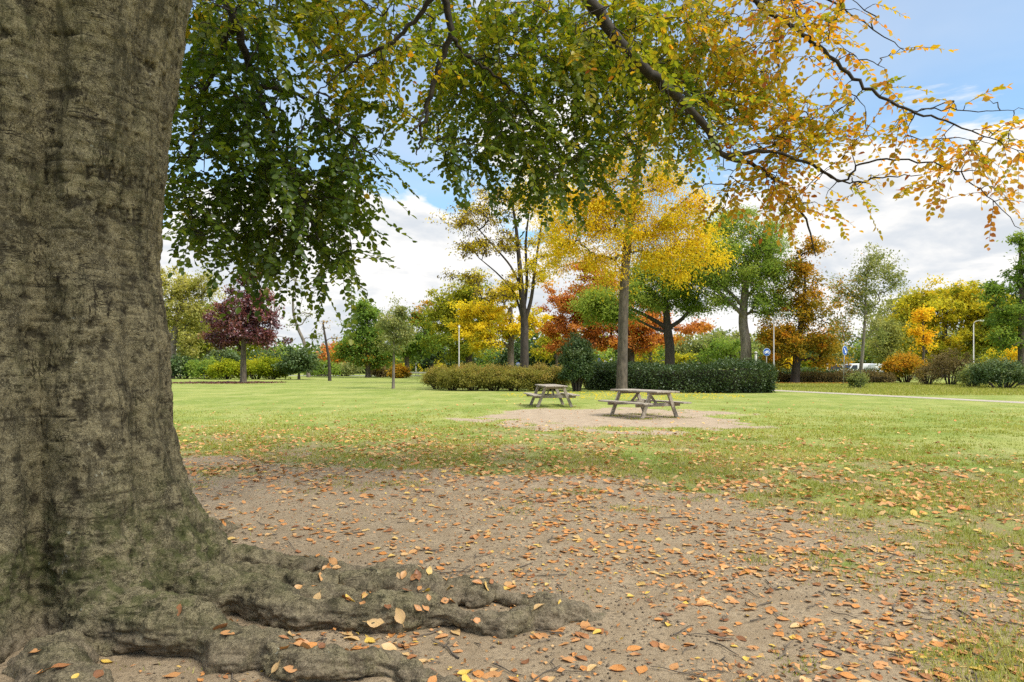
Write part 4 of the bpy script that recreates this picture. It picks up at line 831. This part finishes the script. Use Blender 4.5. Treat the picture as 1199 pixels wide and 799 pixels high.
def hedge(name, label, pts, half, H, mat, n, leaf, seed, bias=.5, rough=.16, var=.2, group=None):
    rng = np.random.default_rng(seed); P = spline(np.array(pts, float), 60); T = unit(np.gradient(P, axis=0)); Nn = np.stack([-T[:, 1], T[:, 0]], 1)
    o = np.array([P[:, 0].mean(), P[:, 1].mean(), 0]); root = empty(name, o, label, 'hedge', group)
    endw = np.sqrt(np.clip(1 - (np.abs(np.linspace(-1, 1, 60)) - .90).clip(0) ** 2 / .0105, .12, 1))
    prof = np.array([(-1, -.05), (-1.02, .35), (-.97, .75), (-.75, .97), (0, 1.02), (.75, .97), (.97, .75), (1.02, .35), (1, -.05)])
    def surf(shrink, hs):
        V = []
        for k in range(60):
            w = (half - shrink) * endw[k]; h = (H - hs) * (.75 + .25 * endw[k]); V.append(np.stack([P[k, 0] + Nn[k, 0] * prof[:, 0] * w, P[k, 1] + Nn[k, 1] * prof[:, 0] * w, prof[:, 1] * h], 1))
        return np.array(V)
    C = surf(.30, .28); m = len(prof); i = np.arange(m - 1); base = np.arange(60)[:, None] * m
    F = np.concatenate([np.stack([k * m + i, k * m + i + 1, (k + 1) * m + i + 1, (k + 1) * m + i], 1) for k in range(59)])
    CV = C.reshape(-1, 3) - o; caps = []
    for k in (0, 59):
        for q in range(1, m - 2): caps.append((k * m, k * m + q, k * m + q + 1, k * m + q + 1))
    mesh_np('dark_core', CV, F, M['core'], root)  # solid dark core added inside the leaves to block light
    Sf = surf(0, 0); u = rng.uniform(0, 58.99, n); v = rng.uniform(0, m - 1.01, n); a = u.astype(int); b = v.astype(int); fu = (u - a)[:, None]; fv = (v - b)[:, None]
    L = (Sf[a, b] * (1 - fu) * (1 - fv) + Sf[a + 1, b] * fu * (1 - fv) + Sf[a, b + 1] * (1 - fu) * fv + Sf[a + 1, b + 1] * fu * fv)
    end = rng.random(n) < .06; cen = np.stack([np.interp(u, np.arange(60), P[:, 0]), np.interp(u, np.arange(60), P[:, 1]), np.full(n, H * .45)], 1)
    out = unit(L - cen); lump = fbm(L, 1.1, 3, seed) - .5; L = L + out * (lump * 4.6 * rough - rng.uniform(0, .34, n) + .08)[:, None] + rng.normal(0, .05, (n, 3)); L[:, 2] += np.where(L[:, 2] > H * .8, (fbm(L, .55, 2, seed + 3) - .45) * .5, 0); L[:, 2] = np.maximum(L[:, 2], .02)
    D = unit(rng.normal(0, .7, (n, 3)) + out * .8 + np.array([0, 0, .15])); ll = leaf * rng.uniform(.7, 1.3, n)
    V, F, k = leaf_geo(L - o, D, unit(rng.normal(0, .6, (n, 3)) + out * .4 + np.array([0, 0, .6])), ll, ll * .5)
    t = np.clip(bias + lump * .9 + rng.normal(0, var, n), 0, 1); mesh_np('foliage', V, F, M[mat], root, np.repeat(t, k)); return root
hx = lambda px, D: ((px - CX) / FPX * D, D)
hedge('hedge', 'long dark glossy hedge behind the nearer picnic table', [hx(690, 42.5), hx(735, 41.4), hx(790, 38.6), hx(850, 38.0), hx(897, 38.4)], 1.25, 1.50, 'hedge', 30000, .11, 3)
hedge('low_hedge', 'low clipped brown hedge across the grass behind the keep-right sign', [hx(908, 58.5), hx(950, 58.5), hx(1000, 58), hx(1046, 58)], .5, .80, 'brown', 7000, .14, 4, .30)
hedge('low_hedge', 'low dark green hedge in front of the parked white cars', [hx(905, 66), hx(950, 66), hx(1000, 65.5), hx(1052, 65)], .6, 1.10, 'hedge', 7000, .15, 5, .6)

# ------------------------------------------------------------------ picnic tables
def picnic_table(label, cx, cy, ang, L=2.05, grp='picnic tables'):
    root = empty('picnic_table', (cx, cy, 0), label, 'picnic table', grp, ang); root.scale = (1.05, 1.08, 1.03); rng = np.random.default_rng(int(cx * 100)); w = M['wood']
    mb = MB()
    for i in range(5): mb.box(((i - 2) * .152 + rng.normal(0, .002), rng.normal(0, .008), .735 + rng.normal(0, .002)), (.143, L + rng.normal(0, .012), .042))
    mb.build('tabletop', w, root, .006)
    for s in (-1, 1):
        mb = MB()
        for i in (-.5, .5): mb.box((s * .66 + i * .142, rng.normal(0, .008), .425), (.135, L + rng.normal(0, .012), .042))
        mb.build('bench_seat', w, root, .006)
    for e in (-1, 1):
        y = e * (L / 2 - .36)
        for s in (-1, 1): MB().bar((s * .30, y, .712), (s * .60, y, -.01), .05, .10, up=(1, 0, 0)).build('leg', w, root, .005)
        MB().box((0, y - e * .055, .372), (1.50, .05, .10)).build('bearer', w, root, .006)
        MB().box((0, y - e * .055, .682), (.72, .05, .08)).build('top_batten', w, root, .005)
        MB().bar((0, y - e * .085, .36), (0, y - e * .48, .71), .06, .045, up=(1, 0, 0)).build('brace', w, root, .004)
    return root
TABLES = ((3.84, 19.95, math.atan2(.46, .89), 'nearer weathered wooden picnic table with benches, on the worn patch'), (1.42, 25.1, math.atan2(.14, .99), 'farther weathered wooden picnic table, seen end on by the olive shrubs'))
for x, y, a, lab in TABLES: picnic_table(lab, x, y, a)

# ------------------------------------------------------------------ lamps, posts, signs
def lamp_post(label, px, D, top, arm, mat='steel', armh=.35):
    b = at(px, HORY, D); b[2] = 0; H = EYE - (top - HORY) / FPX * D
    root = empty('street_lamp', b, label, 'street lamp', 'street lamps round the park')
    MB().tube([(0, 0, -.1), (0, 0, 1.0), (0, 0, 1.02), (0, 0, H)], [.075, .075, .052, .038], 12).build('pole', M[mat], root, smooth_=True)
    if arm:
        q = spline([(0, 0, H - .05), (.06, 0, H + armh * .5), (arm * .5, 0, H + armh * .9), (arm, 0, H + armh)], 14); MB().tube(q, .032, 8).build('arm', M[mat], root, smooth_=True)
        hd = MB().box((arm + .28, 0, H + armh + .02), (.62, .22, .10)).build('lamp_head', M[mat], root, .03)
        MB().box((arm + .30, 0, H + armh - .045), (.44, .17, .04)).build('lens', M['metal_lamp'], hd, .015)
    else:
        hd = MB().tube([(0, 0, H - .02), (0, 0, H + .08), (0, 0, H + .26)], [.05, .075, .10], 14).build('lamp_head', M['metal_lamp'], root, smooth_=True)
        MB().tube([(0, 0, H + .265), (0, 0, H + .29), (0, 0, H + .33)], [.12, .11, .03], 14).build('cap', M[mat], hd, smooth_=True)
    return root
lamp_post('grey street lamp with a short curved arm at the end of the dark hedge', 906, 53.5, 372, .75)
lamp_post('pale street lamp with a curved arm standing in the brown bush', 1140, 66, 380, .55, 'white_pole')
lamp_post('white lamp pole rising from the olive shrubs', 537.5, 62, 385, 0, 'white_pole')
lamp_post('small far white lamp pole beyond the road at the left', 487, 104, 420, 0, 'white_pole')

def sign(label, px, py, D, r, yaw, kind, lean=0.0, grp='round blue traffic signs'):
    b = at(px, HORY, D); b[2] = 0; H = EYE - (py - HORY) / FPX * D
    root = empty('traffic_sign', b, label, 'traffic sign', grp, yaw); root.rotation_euler = (0, lean, yaw)
    MB().tube([(0, 0, -.1), (0, 0, H + r * .8)], .03, 10).build('post', M['steel'], root, smooth_=True)
    n = (0, -1, 0); pl = MB().disc((0, -.045, H), n, r, .012).build('sign_plate', M['sign_white'], root)
    MB().disc((0, -.055, H), n, r * .93, .010).build('sign_face', M['sign_blue'], pl)
    m = MB(); y = -.066
    if kind == 'arrow':
        d = r * .62; m.bar((-d * .62, y, H + d * .72), (d * .42, y, H - d * .46), r * .20, .006, up=(0, 1, 0))
        a = np.array((d * .78, 0, -d * .88)); u = np.array((.66, 0, -.75)); v = np.array((.75, 0, .66)); tip_ = np.array((0, y, H)) + a; bl = tip_ - u * r * .42
        q = [tip_, bl + v * r * .36, bl - v * r * .36]; m.add([p + np.array((0, .003, 0)) for p in q] + [p - np.array((0, .0033, 0)) for p in q], [(0, 1, 2), (5, 4, 3), (0, 3, 4, 1), (1, 4, 5, 2), (2, 5, 3, 0)])
    else:
        w = r * .26
        for s in (-1, 1):
            a = np.linspace(0, 2 * pi, 21); m.tube([(s * r * .40 + cos(t) * w, y, H - r * .12 + sin(t) * w) for t in a], r * .055, 6, False)
        for a, b_ in (((-.40, -.12), (-.14, .22)), ((-.14, .22), (.26, .22)), ((.26, .22), (.40, -.12)), ((-.40, -.12), (.02, -.14)), ((.02, -.14), (.26, .22)), ((.02, -.14), (-.14, .34)), ((-.24, .35), (-.04, .35)), ((.26, .22), (.22, .42)), ((.22, .42), (.38, .42))):
            m.tube([(a[0] * r, y, H + a[1] * r), (b_[0] * r, y, H + b_[1] * r)], r * .055, 6)
    m.build('symbol', M['sign_white'], pl); return root
sign('round blue sign with a white arrow on a slightly leaning post by the slender tree', 987.5, 410.5, 53, .37, radians(36), 'arrow', radians(3))
sign('round blue cycle-path sign with a white bicycle at the end of the dark hedge', 897.5, 412.5, 53, .30, radians(8), 'bike')
sign('small round blue sign between the two trunks behind the olive shrubs', 606.5, 426.5, 74, .22, radians(-10), 'bike')
sign('small round blue sign right of the conical evergreen', 701, 421.5, 78, .22, radians(20), 'arrow')
def post(label, px, D, top):
    b = at(px, HORY, D); b[2] = 0; H = EYE - (top - HORY) / FPX * D; root = empty('bollard_post', b, label, 'post')
    MB().tube([(0, 0, -.1), (0, 0, H)], [.11, .11], 12).build('shaft', M['white_pole'], root, smooth_=True)
    MB().tube([(0, 0, H + .002), (0, 0, H + .10), (0, 0, H + .2)], [.16, .15, .05], 12).build('cap', M['white_pole'], root, smooth_=True)
post('thick white post with a domed cap between the grey trunk and the bicycle sign', 885, 66, 414)
def rail():
    a = np.array(hx(470, 92)); b = np.array(hx(500, 91)); c = (a + b) / 2; root = empty('guard_rail', (c[0], c[1], 0), 'low pale guard rail along the road left of the olive shrubs', 'guard rail')
    A = np.r_[a - c, .52]; Bq = np.r_[b - c, .52]; MB().bar(A, Bq, .06, .22).build('beam', M['white_pole'], root, .01)
    for s in np.linspace(.05, .95, 4): p = A + (Bq - A) * s; MB().box((p[0], p[1] + .09, .28), (.09, .08, .62)).build('post', M['steel'], root)
rail()

# ------------------------------------------------------------------ parked cars seen over the low hedge
def car(label, px, D, yaw, paint, L=4.1, H=1.52):
    b = at(px, HORY, D); root = empty('parked_car', (b[0], b[1], 0), label, 'car', 'cars parked beyond the low hedge', yaw)
    pr = [(-.50, .28), (-.50, .62), (-.485, .80), (-.30, .90), (-.12, 1.40 / 1.52), (.0, 1.0), (.22, .99), (.40, .93), (.485, .62), (.50, .30)]
    low = [(-.5 * L, .25), (-.5 * L, .55), (-.47 * L, .74), (-.24 * L, .92), (.46 * L, .95), (.495 * L, .75), (.5 * L, .28)]; w = .84
    def prism(prof, hw, hw2, nm, mat, par, bev=.03):
        n = len(prof); V = [(x, -(hw if z < .96 else hw2), z) for x, z in prof] + [(x, (hw if z < .96 else hw2), z) for x, z in prof]
        return MB().add(V, [tuple(range(n))[::-1], tuple(range(n, 2 * n))] + [(i, (i + 1) % n, n + (i + 1) % n, n + i) for i in range(n)]).build(nm, mat, par, bev)
    body = prism(low, w, w, 'body', paint, root, .06)
    cab = [(-.25 * L, .915), (-.10 * L, H - .06), (.02 * L, H), (.28 * L, H - .02), (.44 * L, H - .16), (.47 * L, .94)]
    prism(cab, w - .04, w - .2, 'cabin', paint, root, .05)
    for s in (-1, 1):
        win = [(-.19 * L, .97), (-.085 * L, H - .12), (.02 * L, H - .09), (.27 * L, H - .11), (.40 * L, H - .2), (.42 * L, .98)]
        V = []
        for dz in (0, .012):
            for x, z in win: V.append((x, s * ((w - .035) - (z - .95) / (H - .95) * .16 + dz), z))
        n = len(win); MB().add(V, [tuple(range(n)), tuple(range(n, 2 * n))[::-1]] + [(i, (i + 1) % n, n + (i + 1) % n, n + i) for i in range(n)]).build('side_window', M['glass_dark'], root)
        for x in (-.31 * L, .31 * L):
            t = MB().disc((x, s * (w - .06), .31), (0, s, 0), .31, .20, 24).build('wheel', M['rubber'], root); MB().disc((x, s * (w + .045), .31), (0, s, 0), .19, .02, 20).build('rim', M['steel'], t)
        MB().box((-.492 * L, s * .58, .64), (.08, .34, .13)).build('headlight', M['metal_lamp'], root, .02)
    MB().add([(-.245 * L, -.66, .96), (-.245 * L, .66, .96), (-.115 * L, .56, H - .11), (-.115 * L, -.56, H - .11), (-.252 * L, -.66, .975), (-.252 * L, .66, .975), (-.122 * L, .56, H - .095), (-.122 * L, -.56, H - .095)],
             [(3, 2, 1, 0), (4, 5, 6, 7), (0, 1, 5, 4), (1, 2, 6, 5), (2, 3, 7, 6), (3, 0, 4, 7)]).build('windscreen', M['glass_dark'], root)
    return root
def van(label, px, D, yaw, paint, L=4.6, H=1.9, trim=None):
    b = at(px, HORY, D); root = empty('parked_van', (b[0], b[1], 0), label, 'van', 'vans parked beyond the low hedge', yaw); w = .9
    prof = [(-.5 * L, .28), (-.5 * L, .62), (-.475 * L, .88), (-.30 * L, 1.02), (-.19 * L, H - .08), (-.12 * L, H), (.47 * L, H), (.5 * L, H - .12), (.5 * L, .30)]; n = len(prof)
    hw = lambda z: w - max(0, z - 1.0) * .09
    V = [(x, -hw(z), z) for x, z in prof] + [(x, hw(z), z) for x, z in prof]
    MB().add(V, [tuple(range(n))[::-1], tuple(range(n, 2 * n))] + [(i, (i + 1) % n, n + (i + 1) % n, n + i) for i in range(n)]).build('body', paint, root, .05)
    for s in (-1, 1):
        q = [(-.27 * L, 1.06), (-.185 * L, H - .2), (-.05 * L, H - .2), (-.05 * L, 1.06)]; V = [(x, s * (hw(z) + d), z) for d in (.002, .014) for x, z in q]
        MB().add(V, [(0, 1, 2, 3), (7, 6, 5, 4)] + [(i, (i + 1) % 4, 4 + (i + 1) % 4, 4 + i) for i in range(4)]).build('side_window', M['glass_dark'], root)
        for x in (-.33 * L, .32 * L):
            t = MB().disc((x, s * (w - .07), .33), (0, s, 0), .33, .22, 24).build('wheel', M['rubber'], root); MB().disc((x, s * (w + .05), .33), (0, s, 0), .2, .02, 20).build('rim', M['steel'], t)
        MB().box((-.494 * L, s * .62, .72), (.06, .30, .16)).build('headlight', M['metal_lamp'], root, .02)
    q = [(-.296 * L, 1.07), (-.2 * L, H - .13)]; V = [(x - d, y, z) for d in (.004, .018) for x, z in q for y in (-.72, .72)]
    MB().add(V, [(0, 1, 3, 2), (6, 7, 5, 4), (0, 4, 5, 1), (2, 3, 7, 6), (0, 2, 6, 4), (1, 5, 7, 3)]).build('windscreen', M['glass_dark'], root)
    return root
van('white van parked beyond the low hedge, just right of the arrow sign', 1001, 84, radians(4), M['van_white'], 4.0, 1.72)
van('white van half hidden by the orange-red bush', 1036, 83, radians(184), M['van_white'], 3.6, 1.70)
car('cream parked car behind the low hedge left of the arrow sign', 970, 90, radians(12), M['plaster'], 3.8, 1.70)

# ------------------------------------------------------------------ fallen leaves
from mathutils.bvhtree import BVHTree
tro = bpy.data.objects['trunk'] if 'trunk' in bpy.data.objects else None
bt = [o for o in bpy.data.objects if o.parent and o.parent.name == 'beech_tree' and o.name.startswith('trunk')][0]
bvh = BVHTree.FromPolygons([v.co + Vector((TC[0], TC[1], 0)) for v in bt.data.vertices], [tuple(p.vertices) for p in bt.data.polygons])
def in_view(x, y, m=.06): return (np.abs(x) < y * (.75 + m)) & (y > 3.0)
rng = np.random.default_rng(2024)
n = 120000; x = rng.uniform(-10, 16, n); y = rng.uniform(2.6, 30, n)
cl = fbm2(x, y, 1.3, 3, 70); p = litter_f(x, y) * (.25 + sstep(cl, .36, .70)) * .62 * (1 - .25 * sstep(y, 7, 11)) + .003
k = (rng.random(n) < p) & (np.hypot(x - TC[0], y - TC[1]) > 1.15) & (np.abs(x) < y + 3); x, y = x[k], y[k]
extra = np.array([(px, py) for px, py in ((340, 768), (350, 766), (377, 786), (372, 667), (388, 672), (380, 695), (400, 700), (368, 708), (455, 715), (480, 716), (500, 720), (515, 716), (545, 718), (470, 720), (530, 722), (420, 668), (560, 783), (575, 785), (610, 700), (1010, 735), (640, 790), (700, 735), (850, 735), (765, 705), (560, 735), (345, 690))])
ed = 1200 / (extra[:, 1] + 6 - HORY) ; x = np.r_[(extra[:, 0] - CX) / FPX * ed, x]; y = np.r_[ed, y]
z = ground_h(x, y); nrm = np.tile(np.array([0, 0, 1.]), (len(x), 1))
near = np.where(np.hypot(x - TC[0], y - TC[1]) < 4.5)[0]
for i in near:
    hit = bvh.ray_cast(Vector((x[i], y[i], .9)), Vector((0, 0, -1)), 2.0)
    if hit[0] is not None and hit[0].z > z[i]:
        z[i] = hit[0].z
        if hit[1].z > .3: nrm[i] = hit[1]
ok = z < .42; x, y, z, nrm = x[ok], y[ok], z[ok], nrm[ok]; z = z + .006
dist = np.hypot(x, y); vis = in_view(x, y); order = np.argsort(np.where(vis, dist, 1e9)); solo = order[:300]; mass = np.setdiff1d(np.arange(len(x)), solo)
def hi_leaf(r, L):
    """a dry beech leaf: five stations, five points across, curled and waved, with a stalk"""
    st = np.array([0, .10, .28, .48, .68, .86, 1.0]); wp = np.array([.02, .42, .88, 1.0, .82, .42, .02]) * .5 * r.uniform(.58, .74); ac = np.array([-1, -.5, 0, .5, 1])
    cu = r.uniform(-.30, .55); fo = r.uniform(-.05, .38); tw = r.uniform(-.5, .5); ph = r.uniform(0, 6)
    V = []
    for s_, w_ in zip(st, wp):
        for q in ac:
            y_ = w_ * q * (1 - .25 * abs(fo) * abs(q)); z_ = fo * w_ * abs(q) ** 1.4 + cu * (s_ - .45) ** 2 + tw * (s_ - .5) * w_ * q + .03 * sin(7 * s_ + ph + 2 * q) * abs(q)
            V.append((s_ - .5, y_, z_))
    F = [(i * 5 + j, i * 5 + j + 1, (i + 1) * 5 + j + 1, (i + 1) * 5 + j) for i in range(6) for j in range(4)]
    b = len(V); V += [(-.5, -.012, cu * .2), (-.5, .012, cu * .2), (-.72, .02, cu * .3 + .02), (-.72, 0, cu * .3 + .02)]; F.append((b, b + 1, b + 2, b + 3))
    V = np.array(V) * L; V[:, 2] -= np.percentile(V[:, 2], 12); return V, np.array(F)
def litter_arrays(idx, r):
    m = len(idx); D = unit(np.c_[r.normal(0, 1, (m, 2)), r.normal(0, .12, m)]); Nn = unit(nrm[idx] + r.normal(0, .28, (m, 3))); L = r.uniform(.045, .105, m)
    P = np.c_[x[idx], y[idx], z[idx] + r.uniform(0, .012, m)] - D * L[:, None] * .5
    return leaf_geo(P, D, Nn, L, L * r.uniform(.55, .72, m), r.uniform(-.05, .26), r.normal(.05, .16, m), True)
nearm = mass[dist[mass] < 7.5]; farm = mass[dist[mass] >= 7.5]
V, F, kk = litter_arrays(farm, rng); V[:, 2] = np.maximum(V[:, 2], ground_h(V[:, 0], V[:, 1]) + .003); tt = np.repeat(np.clip(rng.beta(2.4, 1.6, len(farm)), 0, 1), kk)
pool = [hi_leaf(rng, 1.0) for _ in range(40)]; HV, HT = [V], [tt]; HF = [F]; nb = len(V)
for i in nearm:
    v_, f_ = pool[int(rng.integers(40))]; u = unit(nrm[i] + rng.normal(0, .12, 3)); d_ = unit(np.cross(u, unit(rng.normal(0, 1, 3)))); w_ = np.cross(u, d_); L = rng.uniform(.035, .092)
    q = (v_[:, :1] * d_ + v_[:, 1:2] * w_ + v_[:, 2:] * u) * L + np.array([x[i], y[i], z[i]]); HV.append(q); HF.append(f_ + nb); nb += len(q); HT.append(np.full(len(q), np.clip(rng.beta(2.4, 1.6), 0, 1)))
V = np.concatenate(HV)
lt = mesh_np('fallen_leaves', V, np.concatenate(HF), M['litter'], None, np.concatenate(HT), smooth_=True); tag(lt, 'scattered fallen beech leaves covering the soil and thin grass', 'fallen leaves', None, 'stuff')
kinds = [('dark brown', .08), ('russet', .24), ('tan', .44), ('orange', .63), ('pale buff', .82), ('yellow', .97)]; var = {}
for ki, (nm, t) in enumerate(kinds):
    for v in range(6): var[ki, v] = hi_leaf(rng, rng.uniform(.062, .102))
meshes = {}
for i in solo:
    ki = int(rng.choice(6, p=[.09, .16, .28, .24, .15, .08])); v = int(rng.integers(6)); key = (ki, v)
    if key not in meshes: o = mesh_np('fallen_leaf', *var[key], M['litter'], None, np.clip(kinds[ki][1] + (np.abs(var[key][0][:, 1]) / .04 - .4) * -.06, 0, 1), smooth_=True); meshes[key] = o.data
    else: o = bpy.data.objects.new('fallen_leaf', meshes[key]); COL.objects.link(o)
    on = nrm[i][2] < .999 or z[i] > ground_h(np.array([x[i]]), np.array([y[i]]))[0] + .02
    o.location = (x[i], y[i], z[i] - .003); qn = Vector(nrm[i] + np.r_[rng.normal(0, .10, 2), 0]).to_track_quat('Z', 'Y'); o.rotation_mode = 'QUATERNION'
    from mathutils import Quaternion
    o.rotation_quaternion = qn @ Quaternion((0, 0, 1), rng.uniform(0, 2 * pi)); s_ = rng.uniform(.6, 1.08); o.scale = (s_, s_, s_)
    tag(o, f'{kinds[ki][0]} fallen beech leaf lying on ' + ('a surface root of the old beech' if on else 'the bare soil in front of the roots'), 'leaf', 'nearest fallen beech leaves')
def crumbs():
    r = np.random.default_rng(66); n = 13000; Y = 3.0 + 6.5 * r.random(n) ** 1.3; X = r.uniform(-1, 1, n) * (Y * .8 + .2); a, w = dirt_f(X, Y)
    cl_ = fbm2(X, Y, 2.4, 3, 140); k = (r.random(n) < a * sstep(cl_, .38, .66)); X, Y = X[k], Y[k]; m = len(X); R = r.uniform(.003, .011, m) * (r.random(m) * .7 + .5)
    oc = np.array([(1, 0, 0), (0, 1, 0), (-1, 0, 0), (0, -1, 0), (0, 0, .8), (0, 0, -.8)], float); V = (oc[None] * r.uniform(.6, 1.3, (m, 6, 1))) * R[:, None, None] + np.c_[X, Y, ground_h(X, Y) + R * .4][:, None]
    f = np.array([(0, 1, 4), (1, 2, 4), (2, 3, 4), (3, 0, 4), (1, 0, 5), (2, 1, 5), (3, 2, 5), (0, 3, 5)])
    o = mesh_np('soil_crumbs', V.reshape(-1, 3), (np.arange(m)[:, None, None] * 6 + f[None]).reshape(-1, 3), M['soil'], None); tag(o, 'crumbs of soil and grit on the bare ground', 'soil crumbs', None, 'stuff')
M['soil'] = simple_mat('soil_crumb', (.14, .11, .08), .95, .5, 40, spec=.1)
crumbs()
def twigs():
    r = np.random.default_rng(71); tb = Tubes()
    for k in range(420):
        y0 = 3.1 + 8 * r.random() ** 1.3; x0 = r.uniform(-1, 1) * (y0 * .75); L = r.uniform(.05, .28); a = r.uniform(0, 2 * pi); n_ = 5; s_ = np.linspace(-.5, .5, n_)
        if np.hypot(x0 - TC[0], y0 - TC[1]) < 1.6: continue
        X = x0 + cos(a) * L * s_ + r.normal(0, .008, n_); Y = y0 + sin(a) * L * s_ + r.normal(0, .008, n_); tb.add(np.c_[X, Y, ground_h(X, Y) + .006 + r.uniform(0, .008, n_)], np.linspace(.0042, .002, n_) * r.uniform(.6, 1.3), 5)
    o = tb.build('fallen_twigs', M['bark'], None); tag(o, 'thin dead twigs lying on the soil and grass', 'twigs', None, 'stuff')
twigs()
def leaf_bits():
    r = np.random.default_rng(67); n = 60000; Y = 3.0 + 15 * r.random(n) ** 1.2; X = r.uniform(-1, 1, n) * (Y * .8 + .3); p_ = litter_f(X, Y) * (.2 + sstep(fbm2(X, Y, 1.6, 3, 150), .36, .66)) * .55
    k = (r.random(n) < p_) & (np.hypot(X - TC[0], Y - TC[1]) > 1.3); X, Y = X[k], Y[k]; m = len(X); D = unit(np.c_[r.normal(0, 1, (m, 2)), r.normal(0, .2, m)]); L = r.uniform(.015, .045, m)
    V, F, kk = leaf_geo(np.c_[X, Y, ground_h(X, Y) + .008], D, unit(np.array([0, 0, 1.]) + r.normal(0, .4, (m, 3))), L, L * r.uniform(.3, .8, m), .15)
    V[:, 2] = np.maximum(V[:, 2], ground_h(V[:, 0], V[:, 1]) + .002)
    o = mesh_np('leaf_fragments', V, F, M['litter'], None, np.repeat(np.clip(r.normal(.55, .25, m), 0, 1), kk)); tag(o, 'small dry leaf fragments and husks strewn over the ground', 'leaf fragments', None, 'stuff')
leaf_bits()
def leaf_patch(name, label, cx, cy, rx, ry, n, mat, tint, seed, size=.12):
    r = np.random.default_rng(seed); a = r.uniform(0, 2 * pi, n); q = np.sqrt(r.uniform(0, 1, n)) ** 1.2; X = cx + rx * q * np.cos(a); Y = cy + ry * q * np.sin(a)
    D = unit(np.c_[r.normal(0, 1, (n, 2)), r.normal(0, .1, n)]); L = size * r.uniform(.7, 1.3, n)
    V, F, k = leaf_geo(np.c_[X, Y, np.full(n, .03)], D, unit(np.array([0, 0, 1.]) + r.normal(0, .3, (n, 3))), L, L * .6); V[:, 2] = np.maximum(V[:, 2], .008)
    o = mesh_np(name, V, F, M[mat], None, np.repeat(np.clip(tint + r.normal(0, .2, n), 0, 1), k)); tag(o, label, 'fallen leaves', None, 'stuff')
c = hx(262, 58); leaf_patch('fallen_leaves', 'ring of fallen maroon leaves under the maroon tree', c[0], 58.5, 5.0, 4.0, 1700, 'maroon', .55, 1, .16)
c = hx(735, 35); leaf_patch('fallen_leaves', 'golden leaves scattered on the grass below the tall golden tree', c[0] - .5, 34, 6.0, 5.0, 1300, 'yellow', .4, 2, .085)
c = hx(945, 56.5); leaf_patch('fallen_leaves', 'strip of fallen orange leaves along the low brown hedge', c[0] - .5, 56.6, 4.0, .8, 1500, 'orange', .35, 3, .14)

# ------------------------------------------------------------------ grass
def grass():
    r = np.random.default_rng(8); n = 780000
    y = 3.0 + 25 * r.random(n) ** 1.25; x = r.uniform(-1, 1, n) * (y * .80 + 2.6)
    a, w = dirt_f(x, y); f = fbm2(x, y, 3.2, 3, 90); f2 = fbm2(x, y, .9, 3, 95)
    clump = sstep(f + (f2 - .5) * .8, .36, .62)
    soil = np.maximum(a, w); jit = (f - .5) * 1.1
    p = (1 - sstep(soil + jit, .25, .92)) * (.18 + .82 * clump) * np.clip(9.0 / y, .28, 1.0) * (1 - sstep(y, 13, 27))
    d = np.hypot(x - TC[0], y - TC[1]); tuft = sstep(fbm2(x, y, 2.1, 3, 120), .66, .74) * sstep(d, 3.2, 5.0) * .9
    p = np.maximum(p, tuft * (a > .3))
    for tx, ty, ta, _ in TABLES:
        for e in (-1, 1):
            for s in (-1, 1):
                lx, ly = s * .58, e * .66; qx = tx + lx * cos(ta) - ly * sin(ta); qy = ty + lx * sin(ta) + ly * cos(ta); p = np.maximum(p, np.exp(-(((x - qx) / .34) ** 2 + ((y - qy) / .24) ** 2)) * 1.2)
    k = r.random(n) < p; x, y = x[k], y[k]; m = len(x); z = ground_h(x, y); cl = clump[k]; da_ = a[k]
    h = r.uniform(.018, .050, m) * (.7 + .6 * cl) * (1 - .3 * da_); wd = r.uniform(.0022, .0042, m) * np.clip(y / 6, 1, 3.2)
    az = r.uniform(0, 2 * pi, m); s = np.stack([np.cos(az), np.sin(az), np.zeros(m)], 1); le = np.stack([np.cos(az + 1.3), np.sin(az + 1.3), np.zeros(m)], 1) * (h * r.uniform(.2, 1.1, m))[:, None]
    P = np.c_[x, y, z - .004]; V = np.stack([P - s * wd[:, None], P + s * wd[:, None], P + le + np.c_[np.zeros(m), np.zeros(m), h]], 1).reshape(-1, 3)
    t = np.clip(.42 + (f2[k] - .5) * 1.3 + r.normal(0, .16, m) + (r.random(m) < .12) * .4, 0, 1)
    o = mesh_np('grass', V, np.arange(3 * m).reshape(-1, 3), M['grassblade'], None, np.repeat(t, 3)); tag(o, 'short worn lawn grass growing through the fallen leaves', 'grass', None, 'stuff'); print('grass blades', m)
grass()
def verge():
    r = np.random.default_rng(9); n = 36000; px = r.uniform(890, 1230, n); D = r.uniform(34, 57, n); x = (px - CX) / FPX * D
    pp = spline([(22.6, 21), (20.5, 27.6), (18.4, 33.5), (15.6, 41), (12, 50), (9, 60)], 60); xp = np.interp(D, pp[:, 1], pp[:, 0]); k = x > xp + .75; x, D = x[k], D[k]; m = len(x)
    h = r.uniform(.06, .16, m); wd = np.full(m, .018); az = r.uniform(0, 2 * pi, m); s = np.stack([np.cos(az), np.sin(az), np.zeros(m)], 1); le = np.stack([np.sin(az), np.cos(az), np.zeros(m)], 1) * (h * r.uniform(0, .8, m))[:, None]
    P = np.c_[x, D, np.zeros(m) - .01]; V = np.stack([P - s * wd[:, None], P + s * wd[:, None], P + le + np.c_[np.zeros(m), np.zeros(m), h]], 1).reshape(-1, 3)
    o = mesh_np('verge_grass', V, np.arange(3 * m).reshape(-1, 3), M['grassblade'], None, np.repeat(np.clip(r.normal(.7, .2, m), 0, 1), 3)); tag(o, 'longer green grass on the verge beyond the path', 'grass', None, 'stuff')
verge()
